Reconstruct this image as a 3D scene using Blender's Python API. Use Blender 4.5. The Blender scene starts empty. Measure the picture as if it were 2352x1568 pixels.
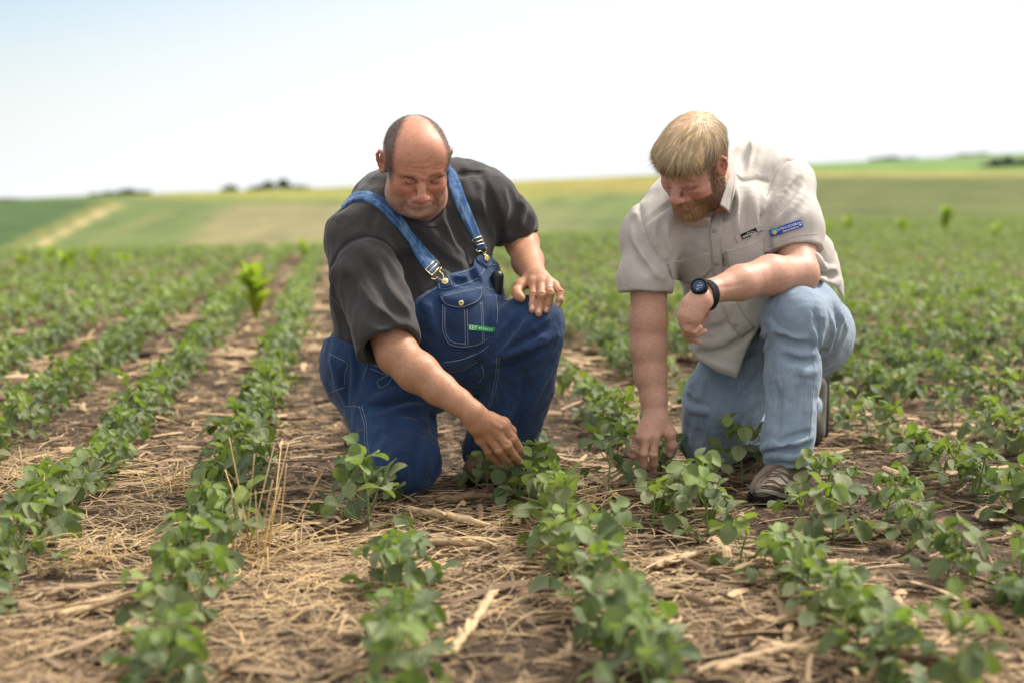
import bpy, math, random
import numpy as np
from mathutils import Vector, Matrix, noise as mnoise
from mathutils.bvhtree import BVHTree
import os
SCN = bpy.context.scene
COL = SCN.collection
RNG = np.random.default_rng(11)
random.seed(5)

# ------------------------------------------------------------------ camera, sky, sun, exposure
H = 0.82                      # height of the lens above the field
PITCH = math.radians(6.18)
FPX = 3266.7                  # 50 mm lens expressed in pixels of the 2352 px wide view
cam = bpy.data.cameras.new('camera')
cam_o = bpy.data.objects.new('camera', cam); COL.objects.link(cam_o)
cam_o.location = (0, 0, H)
cam_o.rotation_euler = (math.radians(90) - PITCH, 0, 0)
cam.lens = 50.0; cam.sensor_width = 36.0; cam.clip_start = 0.05; cam.clip_end = 6000
cam.dof.use_dof = True; cam.dof.focus_distance = 3.66; cam.dof.aperture_fstop = 1.95
SCN.camera = cam_o

SUN_EL, SUN_AZ = math.radians(52), math.radians(62)      # azimuth measured from +Y (view direction) towards +X
w = bpy.data.worlds.new("World"); SCN.world = w; w.use_nodes = True
nt = w.node_tree
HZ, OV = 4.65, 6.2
sky = nt.nodes.new('ShaderNodeTexSky'); sky.sky_type = 'NISHITA'; sky.sun_disc = False
sky.sun_elevation = SUN_EL; sky.sun_rotation = SUN_AZ
sky.air_density = 1.0; sky.dust_density = 1.5; sky.ozone_density = 1.2; sky.altitude = 0
bg = nt.nodes['Background']; bg.inputs['Strength'].default_value = 0.10
# thin cloud: pale near the horizon, bluish upper left, bright overhead
def _n(t, **k):
    n = nt.nodes.new(t)
    for a, v in k.items(): setattr(n, a, v)
    return n
_tc = _n('ShaderNodeTexCoord'); _sx = _n('ShaderNodeSeparateXYZ'); nt.links.new(_tc.outputs['Generated'], _sx.inputs[0])
def _range(src, a, b, lo, hi):
    m = _n('ShaderNodeMapRange', interpolation_type='SMOOTHSTEP'); m.inputs['From Min'].default_value = a; m.inputs['From Max'].default_value = b
    m.inputs['To Min'].default_value = lo; m.inputs['To Max'].default_value = hi; nt.links.new(src, m.inputs['Value']); return m.outputs['Result']
def _mixc(f, a, b, mode='MIX'):
    m = _n('ShaderNodeMix', data_type='RGBA', blend_type=mode)
    for i, x in ((0, f), (6, a), (7, b)):
        if hasattr(x, 'is_linked'): nt.links.new(x, m.inputs[i])
        else: m.inputs[i].default_value = x
    return m.outputs[2]
_ad = _n('ShaderNodeMath', operation='MULTIPLY_ADD'); _ad.inputs[1].default_value = -0.33; nt.links.new(_sx.outputs['X'], _ad.inputs[0]); nt.links.new(_sx.outputs['Z'], _ad.inputs[2])
_blue = _mixc(1.0, sky.outputs['Color'], (.77, .79, .80, 1), 'MULTIPLY')
_c = _mixc(_range(_ad.outputs[0], .09, .29, 1, 0), _blue, (HZ*.975, HZ, HZ*1.01, 1))
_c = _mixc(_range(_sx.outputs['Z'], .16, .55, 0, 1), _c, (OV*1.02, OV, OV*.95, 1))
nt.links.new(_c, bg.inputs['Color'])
sun = bpy.data.lights.new('sun', 'SUN'); sun.energy = 2.9; sun.angle = math.radians(18); sun.color = (1.0, 0.94, 0.84)
sun_o = bpy.data.objects.new('sun', sun); COL.objects.link(sun_o)
sd = Vector((math.sin(SUN_AZ)*math.cos(SUN_EL), math.cos(SUN_AZ)*math.cos(SUN_EL), math.sin(SUN_EL)))
sun_o.rotation_euler = sd.to_track_quat('Z', 'Y').to_euler(); sun_o.location = (5, 0, 8)
vs = SCN.view_settings
vs.view_transform = 'Standard'; vs.look = 'None'; vs.gamma = 1.0; vs.use_curve_mapping = False
vs.exposure = 1.15
SCN.cycles.use_denoising = True
SCN.cycles.max_bounces = 8; SCN.cycles.transparent_max_bounces = 8

# ------------------------------------------------------------------ small helpers
CT, ST = math.cos(PITCH), math.sin(PITCH)
def P(u, v, D):
    """point seen at (u, v) of the 2352x1568 view, D metres ahead (world Y)"""
    a = (u-1176.0)/FPX; b = (784.0-v)/FPX
    y = CT + ST*b; z = -ST + CT*b
    k = D/y
    return np.array([a*k, D, H + z*k])
def G(u, v, z=0.0):
    a = (u-1176.0)/FPX; b = (784.0-v)/FPX
    y = CT + ST*b; zz = -ST + CT*b
    k = (z-H)/zz
    return np.array([a*k, y*k, z])
def pix(p):
    p = np.asarray(p, float); x = p[..., 0]; y = p[..., 1]; z = p[..., 2]-H
    fw = y*CT - z*ST; up = y*ST + z*CT
    return 1176+FPX*x/fw, 784-FPX*up/fw, fw
def crop(x0, y0, f):
    return lambda x, y: ((x0+x/f)*0.57422, (y0+y/f)*0.57422)

def tag(o, label=None, cat=None, group=None, kind=None):
    if label: o['label'] = label
    if cat: o['category'] = cat
    if group: o['group'] = group
    if kind: o['kind'] = kind
    return o
def mesh_np(name, V, F, mat=None, parent=None, smooth=True, attrs=None, mats=None, fmat=None):
    """V (n,3); F list of arrays of equal-size faces, or one array"""
    if isinstance(F, np.ndarray): F = [F]
    F = [f for f in F if len(f)]; F2 = []
    for f in F:
        if f.shape[1] == 4 and fmat is None:
            dg = f[:, 2] == f[:, 3]
            if dg.any(): F2 += [f[~dg], f[dg][:, :3]]; continue
        F2.append(f)
    F = F2
    me = bpy.data.meshes.new(name)
    V = np.asarray(V, np.float32)
    me.vertices.add(len(V)); me.vertices.foreach_set('co', V.ravel())
    nl = sum(f.size for f in F); nf = sum(len(f) for f in F)
    me.loops.add(nl); me.polygons.add(nf)
    me.loops.foreach_set('vertex_index', np.concatenate([f.ravel() for f in F]).astype(np.int32))
    st = []; off = 0
    for f in F:
        st.append(off+np.arange(len(f))*f.shape[1]); off += f.size
    me.polygons.foreach_set('loop_start', np.concatenate(st).astype(np.int32))
    try: me.polygons.foreach_set('loop_total', np.concatenate([np.full(len(f), f.shape[1]) for f in F]).astype(np.int32))
    except Exception: pass
    me.polygons.foreach_set('use_smooth', np.full(nf, smooth))
    for m in (mats or ([mat] if mat else [])): me.materials.append(m)
    if fmat is not None: me.polygons.foreach_set('material_index', np.asarray(fmat, np.int32))
    if attrs:
        for k, a in attrs.items():
            a = np.asarray(a, np.float32)
            if a.ndim == 1:
                at = me.attributes.new(k, 'FLOAT', 'POINT'); at.data.foreach_set('value', a)
            else:
                if a.shape[1] == 3: a = np.concatenate([a, np.ones((len(a), 1), np.float32)], 1)
                at = me.attributes.new(k, 'FLOAT_COLOR', 'POINT'); at.data.foreach_set('color', a.ravel())
    me.update(calc_edges=True); me.validate()
    o = bpy.data.objects.new(name, me); COL.objects.link(o)
    if parent is not None: o.parent = parent
    return o
class MB:
    """collects pieces with a per-vertex colour/value"""
    def __init__(s): s.V = []; s.F = {}; s.n = 0; s.A = []
    def add(s, V, F, a=0.0):
        V = np.asarray(V, float)
        if isinstance(F, np.ndarray): F = [F]
        for f in F:
            if len(f): s.F.setdefault(f.shape[1], []).append(np.asarray(f)+s.n)
        s.V.append(V); s.n += len(V)
        a = np.asarray(a, float)
        if a.ndim == 0: a = np.full(len(V), float(a))
        elif a.ndim == 1 and len(a) == 3 and len(V) != 3: a = np.tile(a, (len(V), 1))
        s.A.append(a)
    def build(s, name, mat, parent=None, smooth=True, attr='val'):
        F = [np.concatenate(v) for v in s.F.values()]
        return mesh_np(name, np.concatenate(s.V), F, mat, parent, smooth, {attr: np.concatenate(s.A)})
def norm(v):
    v = np.asarray(v, float); n = np.linalg.norm(v, axis=-1, keepdims=True); return v/np.maximum(n, 1e-9)
def tube(pts, r, n=6, cap=True):
    """tube along pts; r scalar or list"""
    pts = np.asarray(pts, float); m = len(pts)
    r = np.full(m, r) if np.isscalar(r) else np.asarray(r, float)
    t = norm(np.gradient(pts, axis=0))
    ref = np.array([0, 0, 1.]) if abs(t[0][2]) < .9 else np.array([1., 0, 0])
    V = []; a = norm(np.cross(t[0], ref))
    ang = np.arange(n)*2*math.pi/n
    for i in range(m):
        a = norm(a - t[i]*np.dot(a, t[i])); b = np.cross(t[i], a)
        V.append(pts[i]+r[i]*(np.cos(ang)[:, None]*a+np.sin(ang)[:, None]*b))
    V = np.concatenate(V)
    i = np.arange(m-1)[:, None]*n; j = np.arange(n)[None]; k = (j+1) % n
    F = np.stack([i+j, i+k, i+n+k, i+n+j], -1).reshape(-1, 4)
    Fs = [F]
    if cap:
        Fs.append(np.array([list(range(n))[::-1], list(range((m-1)*n, m*n))]))
    return V, Fs
def spline(pts, n=8):
    """Catmull-Rom through pts"""
    p = np.asarray(pts, float)
    if len(p) < 3: 
        t = np.linspace(0, 1, n+1)[:, None]; return p[0]*(1-t)+p[-1]*t
    q = np.concatenate([[2*p[0]-p[1]], p, [2*p[-1]-p[-2]]]); out = []
    for i in range(1, len(q)-2):
        t = np.linspace(0, 1, n, endpoint=False)[:, None]
        a, b, c, d = q[i-1], q[i], q[i+1], q[i+2]
        out.append(.5*((2*b)+(-a+c)*t+(2*a-5*b+4*c-d)*t*t+(-a+3*b-3*c+d)*t**3))
    out.append(p[-1:]); return np.concatenate(out)

# ------------------------------------------------------------------ node material helper
def material(name, base=(.5, .5, .5), rough=.7, build=None, spec=.4):
    m = bpy.data.materials.new(name); m.use_nodes = True
    t = m.node_tree; b = t.nodes['Principled BSDF']
    b.inputs['Base Color'].default_value = (*base, 1); b.inputs['Roughness'].default_value = rough
    b.inputs['Specular IOR Level'].default_value = spec
    if build: build(t, b)
    return m
def N(t, typ, **kw):
    n = t.nodes.new(typ)
    for k, v in kw.items():
        if k.startswith('i_'): n.inputs[k[2:].replace('_', ' ')].default_value = v
        else: setattr(n, k, v)
    return n
def coords(t, scale=(1, 1, 1), rot=(0, 0, 0), what='Object'):
    tc = N(t, 'ShaderNodeTexCoord'); mp = N(t, 'ShaderNodeMapping')
    mp.inputs['Scale'].default_value = scale; mp.inputs['Rotation'].default_value = rot
    t.links.new(tc.outputs[what], mp.inputs['Vector']); return mp.outputs['Vector']
def nz(t, vec, scale, detail=3, rough=.5):
    n = N(t, 'ShaderNodeTexNoise'); n.inputs['Scale'].default_value = scale
    n.inputs['Detail'].default_value = detail; n.inputs['Roughness'].default_value = rough
    if vec is not None: t.links.new(vec, n.inputs['Vector'])
    return n.outputs['Fac']
def ramp(t, fac, stops):
    r = N(t, 'ShaderNodeValToRGB'); e = r.color_ramp.elements
    while len(e) < len(stops): e.new(.5)
    for i, (p, c) in enumerate(stops):
        e[i].position = p; e[i].color = (*c, 1) if len(c) == 3 else c
    t.links.new(fac, r.inputs['Fac']); return r.outputs['Color']
def mix(t, fac, a, b, mode='MIX'):
    m = N(t, 'ShaderNodeMix', data_type='RGBA', blend_type=mode)
    for s, x in (('Factor', fac), ('A', a), ('B', b)):
        i = m.inputs[0] if s == 'Factor' else (m.inputs[6] if s == 'A' else m.inputs[7])
        if hasattr(x, 'links') or hasattr(x, 'is_linked'): t.links.new(x, i)
        else: i.default_value = x if s == 'Factor' else ((*x, 1) if len(x) == 3 else x)
    return m.outputs[2]
def attr(t, name, out='Fac'):
    a = N(t, 'ShaderNodeAttribute'); a.attribute_name = name; return a.outputs[out]
def bump(t, b, height, strength=.3, dist=.01):
    n = N(t, 'ShaderNodeBump'); n.inputs['Strength'].default_value = strength; n.inputs['Distance'].default_value = dist
    t.links.new(height, n.inputs['Height']); t.links.new(n.outputs['Normal'], b.inputs['Normal'])
def mmul(t, a, b, op='MULTIPLY'):
    m = N(t, 'ShaderNodeMath', operation=op)
    for i, x in enumerate((a, b)):
        if hasattr(x, 'is_linked'): t.links.new(x, m.inputs[i])
        else: m.inputs[i].default_value = x
    return m.outputs[0]

# ------------------------------------------------------------------ signed-distance sculpting
def cone(a, b, ra, rb):
    a = np.asarray(a, float); b = np.asarray(b, float); ab = b-a; L = max(ab@ab, 1e-12)
    def f(p):
        t = np.clip(((p-a)@ab)/L, 0, 1)
        return np.linalg.norm(p-a-t[:, None]*ab, axis=1)-(ra+(rb-ra)*t)
    return f
def ell(c, r, R=None):
    c = np.asarray(c, float); r = np.asarray(r, float) if not np.isscalar(r) else np.full(3, float(r))
    def f(p):
        q = p-c
        if R is not None: q = q@R
        k0 = np.linalg.norm(q/r, axis=1); k1 = np.linalg.norm(q/(r*r), axis=1)
        return k0*(k0-1)/np.maximum(k1, 1e-6)
    return f
def rbox(c, h, rad, R=None):
    c = np.asarray(c, float); h = np.asarray(h, float)
    def f(p):
        q = p-c
        if R is not None: q = q@R
        q = np.abs(q)-h+rad
        return np.linalg.norm(np.maximum(q, 0), axis=1)+np.minimum(q.max(1), 0)-rad
    return f
def plane(c, n):
    c = np.asarray(c, float); n = norm(n)
    return lambda p: (p-c)@n
def poly_region(pts):
    """distance to a region whose outline, seen from the lens, is pts (negative inside)"""
    A = np.asarray(pts, float); B = np.roll(A, -1, 0)
    def f(p):
        u, v, fw = pix(p); q = np.stack([u, v], 1)
        d = np.full(len(q), 1e9); ins = np.zeros(len(q), bool)
        for a, b in zip(A, B):
            e = b-a; w = q-a; t = np.clip((w@e)/(e@e), 0, 1)
            d = np.minimum(d, np.linalg.norm(w-t[:, None]*e, axis=1))
            c = ((a[1] <= q[:, 1]) & (b[1] > q[:, 1])) | ((b[1] <= q[:, 1]) & (a[1] > q[:, 1]))
            x = a[0]+(q[:, 1]-a[1])/(e[1] if abs(e[1]) > 1e-9 else 1e-9)*e[0]
            ins ^= c & (q[:, 0] < x)
        return np.where(ins, -d, d)*fw/FPX
    return f
def chain(pts, rs):
    return [cone(pts[i], pts[i+1], rs[i], rs[i+1]) for i in range(len(pts)-1)]
def fill_holes(V, Q):
    """close the odd missing quad left between two blocks"""
    e = np.concatenate([Q[:, [0, 1]], Q[:, [1, 2]], Q[:, [2, 3]], Q[:, [3, 0]]]); k = e[:, 0].astype(np.int64)*len(V)+e[:, 1]; kr = e[:, 1].astype(np.int64)*len(V)+e[:, 0]
    b = e[~np.isin(kr, k)]
    nxt = {}
    for a, c in b: nxt.setdefault(int(c), []).append(int(a))
    new = []
    for st in list(nxt):
        while nxt.get(st):
            loop = [st]; cur = nxt[st].pop()
            while cur != st and nxt.get(cur) and len(loop) < 40: loop.append(cur); cur = nxt[cur].pop()
            if cur != st or len(loop) < 3: continue
            for i in range(1, len(loop)-1, 2):
                q = [loop[0], loop[i], loop[i+1], loop[i+2] if i+2 < len(loop) else loop[i+1]]
                new.append(q)
    if new:
        new = np.array(new); tri = new[:, 2] == new[:, 3]
        # triangles are kept as quads with a midpoint-free repeat removed later by validate()
        Q = np.concatenate([Q, new[~tri], new[tri][:, [0, 1, 2, 2]]]) if tri.any() else np.concatenate([Q, new])
    return Q
class Sdf:
    def __init__(s): s.ops = []
    def u(s, f, k=.02):
        for g in (f if isinstance(f, list) else [f]): s.ops.append(('u', k, g))
        return s
    def s(s, f, k=.01):
        for g in (f if isinstance(f, list) else [f]): s.ops.append(('s', k, g))
        return s
    def i(s, f, k=.004): s.ops.append(('i', k, f)); return s
    def d(s, f): s.ops.append(('d', 0, f)); return s
    def off(s, x): s.ops.append(('o', 0, x)); return s
    def copy(s):
        q = Sdf(); q.ops = list(s.ops); return q
    def __call__(s, p, ops=None):
        r = np.full(len(p), 10.0)
        for m, k, f in (s.ops if ops is None else ops):
            if m == 'o': r = r-f; continue
            g = f(p)
            if m == 'd': r = r+g; continue
            if m == 'u':
                h = np.maximum(k-np.abs(r-g), 0)/k if k > 0 else 0
                r = np.minimum(r, g)-h*h*k*.25
            elif m == 's':
                g = -g; h = np.maximum(k-np.abs(r-g), 0)/k
                r = np.maximum(r, g)+h*h*k*.25
            else:
                h = np.maximum(k-np.abs(r-g), 0)/k
                r = np.maximum(r, g)+h*h*k*.25
        return r
    def cull(s, c, rad):
        c = np.asarray(c)[None]; out = []; off = sum(max(f, 0) for m, k, f in s.ops if m == 'o')+s.kmax
        for m, k, f in s.ops:
            if m in 'us' and f(c)[0] > rad*1.15+off+.012: continue
            if m == 'd' and hasattr(f, 'bs') and np.linalg.norm(c[0]-f.bs[0]) > rad+f.bs[1]: continue
            out.append((m, k, f))
        return out
    def trace(s, uv, d0=3.0, d1=5.2):
        """first hit along the view ray through each (u, v); nan where it misses"""
        uv = np.asarray(uv, float).reshape(-1, 2)
        a = (uv[:, 0]-1176)/FPX; b = (784-uv[:, 1])/FPX
        d = np.stack([a, CT+ST*b, -ST+CT*b], 1); d /= np.linalg.norm(d, axis=1, keepdims=True)
        t = np.full(len(d), d0); o = np.array([0, 0, H])
        for _ in range(70):
            r = s(o+d*t[:, None]); t = t+np.clip(r, -.05, .3)*.8
        X = o+d*t[:, None]; bad = (np.abs(s(X)) > .004) | (t > d1); X[bad] = np.nan
        return X
    def mesh(s, lo, hi, h):
        """surface nets on a sparse set of blocks"""
        lo = np.asarray(lo, float); hi = np.asarray(hi, float); B = 16; bs = B*h
        nb = np.ceil((hi-lo)/bs).astype(int)
        gi = np.stack(np.meshgrid(*[np.arange(k) for k in nb], indexing='ij'), -1).reshape(-1, 3)
        cen = lo+(gi+.5)*bs; rad = bs*.8661
        s.kmax = max([k for m, k, f in s.ops if m in 'us']+[0])
        keep = np.abs(s(cen)) < rad*1.6+.015
        gi = gi[keep]; cen = cen[keep]
        loc = np.stack(np.meshgrid(*[np.arange(B+1)]*3, indexing='ij'), -1).reshape(-1, 3)
        W = int(max(nb)*B+4); keyf = lambda c: ((c[..., 0]+1)*W+(c[..., 1]+1))*W+(c[..., 2]+1)
        cv = []; ck = []; ek = [[], [], []]; es = [[], [], []]
        co = np.array([[i, j, k] for i in (0, 1) for j in (0, 1) for k in (0, 1)])
        eds = [(a, b) for a in range(8) for b in range(a+1, 8) if np.abs(co[a]-co[b]).sum() == 1]
        for g, c in zip(gi, cen):
            ops = s.cull(c, rad)
            base = g*B
            v = s(lo+(base+loc)*h, ops).reshape(B+1, B+1, B+1)
            ins = v < 0
            if ins.all() or not ins.any(): continue
            corner = np.stack([v[i:B+i, j:B+j, k:B+k] for i, j, k in co], -1)
            ci = corner < 0; m = ci.any(-1) & ~ci.all(-1)
            idx = np.argwhere(m); cc = corner[m]; ii = ci[m]
            acc = np.zeros((len(idx), 3)); cnt = np.zeros(len(idx))
            for a, b in eds:
                x = ii[:, a] != ii[:, b]
                va = cc[x, a]; vb = cc[x, b]; t = va/(va-vb)
                acc[x] += co[a]+(co[b]-co[a])*t[:, None]; cnt[x] += 1
            cv.append(lo+(base+idx+acc/cnt[:, None])*h); ck.append(keyf(base+idx))
            for ax in range(3):
                sl0 = [slice(0, B)]*3; sl1 = list(sl0); sl1[ax] = slice(1, B+1)
                i0 = ins[tuple(sl0)]; i1 = ins[tuple(sl1)]
                e = np.argwhere(i0 != i1)
                ek[ax].append(base+e); es[ax].append(i0[tuple(e.T)])
        ck = np.concatenate(ck); cv = np.concatenate(cv)
        o = np.argsort(ck); ck = ck[o]; cv = cv[o]; Q = []
        for ax in range(3):
            e = np.concatenate(ek[ax]); sg = np.concatenate(es[ax])
            b, c = (ax+1) % 3, (ax+2) % 3; db = np.eye(3, dtype=int)[b]; dc = np.eye(3, dtype=int)[c]
            qs = []; ok = np.ones(len(e), bool)
            for dd in (0*db, -db, -db-dc, -dc):
                k = keyf(e+dd); j = np.clip(np.searchsorted(ck, k), 0, len(ck)-1); ok &= ck[j] == k; qs.append(j)
            q = np.stack(qs, 1)[ok]; sg = sg[ok]
            q[~sg] = q[~sg][:, ::-1]; Q.append(q)
        return cv, fill_holes(cv, np.concatenate(Q))
def wob(amp, wl, seed=0, n=5):
    """gentle unevenness"""
    r = np.random.default_rng(seed); K = norm(r.normal(size=(n, 3)))*(2*math.pi/wl)*r.uniform(.7, 1.5, (n, 1)); ph = r.uniform(0, 6.28, n)
    return lambda p: amp*np.sin(p@K.T+ph).sum(1)/math.sqrt(n)
def nrm_of(f, X, e=.002):
    g = np.stack([f(X+np.eye(3)[i]*e)-f(X-np.eye(3)[i]*e) for i in range(3)], 1); return norm(g)
def folds(base, S, lines, k=.012):
    """lines: (mode, radius, height, [(u,v)...]) laid along the surface of base"""
    allp = []; 
    for m, r, hgt, pts in lines:
        q = spline(pts, 4); allp.append(q)
    X = base.trace(np.concatenate(allp)); Nn = nrm_of(base, np.nan_to_num(X)); i = 0
    for (m, r, hgt, pts), q in zip(lines, allp):
        x = X[i:i+len(q)]; nn = Nn[i:i+len(q)]; i += len(q)
        ok = ~np.isnan(x[:, 0]); x = x[ok]; nn = nn[ok]
        if len(x) < 2: continue
        t = np.linspace(0, math.pi, len(x)); tp = .35+.65*np.sin(t)
        if m == 'r': c = x-nn*(r-hgt*tp)[:, None]; fs = [cone(c[j], c[j+1], r, r) for j in range(len(c)-1)]; S.u(fs, k)
        else: c = x+nn*(r-hgt*tp)[:, None]; fs = [cone(c[j], c[j+1], r, r) for j in range(len(c)-1)]; S.s(fs, k)
    return S
def creases(base, S, lines, wf=.55):
    """soft grooves ('v') and swellings ('r') as displacement along surface lines"""
    allp = [spline(p, 4) for m, r, h, p in lines]; X = base.trace(np.concatenate(allp)); i = 0
    for (m, r, h, p), q in zip(lines, allp):
        x = X[i:i+len(q)]; i += len(q); x = x[~np.isnan(x[:, 0])]
        if len(x) < 2: continue
        tp = .25+.75*np.sin(np.linspace(0, math.pi, len(x))); w_ = max(.0021, wf*r); sg = h if m == 'v' else -h
        def fn(p, x=x, tp=tp, w_=w_, sg=sg):
            best = np.zeros(len(p))
            for a, b, ta, tb in zip(x[:-1], x[1:], tp[:-1], tp[1:]):
                e = b-a; t = np.clip(((p-a)@e)/max(e@e, 1e-12), 0, 1); d2 = ((p-a-t[:, None]*e)**2).sum(1)
                best = np.maximum(best, (ta+(tb-ta)*t)*np.exp(-d2/(w_*w_)))
            return sg*best
        c = x.mean(0); fn.bs = (c, np.linalg.norm(x-c, axis=1).max()+3*w_); S.d(fn)
    return S
class Frame:
    """local frame: X viewer-right, F forward (face), Z up"""
    def __init__(s, c, yaw, pitch, roll, sc=(1, 1, 1)):
        X = np.array([1., 0, 0]); F = np.array([0, -math.cos(pitch), -math.sin(pitch)]); Z = np.array([0, -math.sin(pitch), math.cos(pitch)])
        cy, sy = math.cos(yaw), math.sin(yaw)
        Rz = np.array([[cy, -sy, 0], [sy, cy, 0], [0, 0, 1]])
        cr, sr = math.cos(roll), math.sin(roll)
        Ry = np.array([[cr, 0, sr], [0, 1, 0], [-sr, 0, cr]])
        s.R = np.stack([Ry@Rz@X, Ry@Rz@F, Ry@Rz@Z], 1); s.c = np.asarray(c, float); s.sc = np.asarray(sc, float)
    def __call__(s, x, y, z): return s.c+s.R@(np.array([x, y, z])*s.sc)
    def inv(s, p): return ((np.asarray(p)-s.c)@s.R)/s.sc
    def ell(s, c, r, rot=None):
        r = np.array(r, float)*s.sc; R = s.R if rot is None else s.R@rot
        return ell(s(*c), r, R)
    def cone(s, a, b, ra, rb): return cone(s(*a), s(*b), ra, rb)
def rotm(ax, deg):
    return np.array(Matrix.Rotation(math.radians(deg), 3, ax))
class Surf:
    """ray hits on finished meshes"""
    def __init__(s, *VF):
        V = []; F = []; n = 0
        for v, f in VF: V.append(v); F.append(f+n); n += len(v)
        V = np.concatenate(V); F = np.concatenate(F)
        s.b = BVHTree.FromPolygons(V.tolist(), F.tolist())
    def hit(s, u, v, off=0.0, fallback=None):
        d = Vector(P(u, v, 1.0)-np.array([0, 0, H])).normalized()
        loc, n, i, t = s.b.ray_cast(Vector((0, 0, H)), d)
        if loc is None:
            if fallback is None:
                # nearest point to the ray near the figures
                for D in (3.6, 3.75, 3.9, 4.05):
                    q = s.b.find_nearest(Vector(P(u, v, D)))
                    if q[0] is not None and (fallback is None or q[3] < fallback[3]): fallback = q
            loc, n = fallback[0], fallback[1]
        if n.dot(d) > 0: n = -n
        return np.array(loc)+np.array(n)*off, np.array(n)
    def depth(s, u, v, default): 
        d = Vector(P(u, v, 1.0)-np.array([0, 0, H])).normalized()
        loc, n, i, t = s.b.ray_cast(Vector((0, 0, H)), d)
        return default if loc is None else loc[1]
    def line(s, pts, off=.001, n=6, sub=None):
        q = spline(pts, n); return np.array([s.hit(a, b, off)[0] for a, b in q])
    def sheet(s, A, B, nu=12, nv=8, thick=.002, off=.0, smoothn=2, wobble=0.0):
        """cloth panel between px polylines A and B (same direction)"""
        def res(p, n):
            p = np.asarray(p, float); L = np.r_[0, np.cumsum(np.linalg.norm(np.diff(p, axis=0), axis=1))]; t = np.linspace(0, L[-1], n)
            return np.stack([np.interp(t, L, p[:, 0]), np.interp(t, L, p[:, 1])], 1)
        A = res(A, nu+1); B = res(B, nu+1); X = np.zeros((nv+1, nu+1, 3)); M = np.zeros_like(X)
        for j in range(nv+1):
            for i in range(nu+1):
                q = A[i]*(1-j/nv)+B[i]*(j/nv); X[j, i], M[j, i] = s.hit(q[0], q[1])
        for _ in range(smoothn):
            for Y in (X, M):
                Z = Y.copy(); Z[1:-1] = (Y[:-2]+2*Y[1:-1]+Y[2:])/4; Z2 = Z.copy(); Z2[:, 1:-1] = (Z[:, :-2]+2*Z[:, 1:-1]+Z[:, 2:])/4; Y[:] = Z2
        M = norm(M); top = X+M*(off+thick); bot = X+M*(off-.002)
        n = nu+1; T = top.reshape(-1, 3); Bt = bot.reshape(-1, 3); k = len(T)
        i, j = np.meshgrid(np.arange(nu), np.arange(nv)); a = (j*n+i).ravel()
        F = [np.stack([a, a+1, a+n+1, a+n], 1)]
        bd = np.concatenate([np.arange(n), np.arange(1, nv+1)*n+nu, nv*n+np.arange(nu-1, -1, -1), np.arange(nv-1, 0, -1)*n])
        b2 = np.roll(bd, -1); F.append(np.stack([bd, bd+k, b2+k, b2], 1))
        return np.concatenate([T, Bt]), F, X, M
print('base ok')
# ------------------------------------------------------------------ materials for people
def skin_mat(name, rough=.50):
    def b(t, s):
        v = coords(t); n1 = nz(t, v, 60, 4, .6); n2 = nz(t, v, 420, 2, .5)
        c = mix(t, 1.0, attr(t, 'col', 'Color'), ramp(t, n1, [(.3, (.90, .86, .85)), (.55, (1, 1, 1)), (.75, (1.06, 1.0, .97))]), 'MULTIPLY')
        c = mix(t, .55, c, mix(t, 1.0, c, ramp(t, n2, [(.35, (.55, .45, .42)), (.55, (1, 1, 1))]), 'MULTIPLY'))
        t.links.new(c, s.inputs['Base Color'])
        s.inputs['Subsurface Weight'].default_value = .12; s.inputs['Subsurface Radius'].default_value = (.012, .005, .003)
        s.inputs['Subsurface Scale'].default_value = .5
        bump(t, s, n2, .14, .0012)
    return material(name, rough=rough, build=b, spec=.34)
def cloth_mat(name, col, weave=1400, rough=.9, var=.12, big=9, crump=.22, worn=None, bmp=.25):
    def b(t, s):
        v = coords(t); n1 = nz(t, v, big, 5, .6); n2 = nz(t, coords(t, (1, 1, 1), (0, .6, .3)), weave*.35, 2, .6)
        lo = tuple(x*(1-var) for x in col); hi = tuple(min(1, x*(1+var)) for x in col)
        c = ramp(t, n1, [(.3, lo), (.7, hi)])
        if worn:
            n3 = nz(t, coords(t, (1, 1, .12)), 60, 6, .7); n4 = nz(t, v, 5, 2)
            f = ramp(t, mmul(t, n3, n4), [(.24, (0, 0, 0)), (.40, (1, 1, 1))]); c = mix(t, f, c, worn)
        c = mix(t, 1.0, c, ramp(t, n2, [(.3, (.78, .78, .80)), (.7, (1.18, 1.18, 1.16))]), 'MULTIPLY')
        t.links.new(c, s.inputs['Base Color'])
        s.inputs['Sheen Weight'].default_value = .15
        h = mmul(t, n2, .6); h2 = mmul(t, nz(t, v, 70, 4, .55), 1.0)
        cr = N(t, 'ShaderNodeMath', operation='ABSOLUTE'); t.links.new(mmul(t, nz(t, coords(t, (1, 1, .55), (.3, .5, .2)), 17, 3, .5), .5, 'SUBTRACT'), cr.inputs[0])
        b1 = N(t, 'ShaderNodeBump'); b1.inputs['Strength'].default_value = crump; b1.inputs['Distance'].default_value = .02; b1.invert = True
        t.links.new(cr.outputs[0], b1.inputs['Height']); b2 = N(t, 'ShaderNodeBump'); b2.inputs['Strength'].default_value = bmp; b2.inputs['Distance'].default_value = .003
        t.links.new(mmul(t, h, h2, 'ADD'), b2.inputs['Height']); t.links.new(b1.outputs['Normal'], b2.inputs['Normal']); t.links.new(b2.outputs['Normal'], s.inputs['Normal'])
    return material(name, rough=rough, build=b, spec=.25)
M = {}
M['skin'] = skin_mat('skin')
M['tee'] = cloth_mat('charcoal_jersey', (.040, .0355, .0365), var=.14, crump=.38)
M['denim'] = cloth_mat('dark_denim', (.014, .036, .098), weave=1500, var=.2, big=7, worn=(.028, .068, .155), bmp=.3)
M['strapdenim'] = cloth_mat('washed_strap_denim', (.025, .075, .20), weave=1200, var=.3, big=60, worn=(.16, .30, .50))
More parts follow.
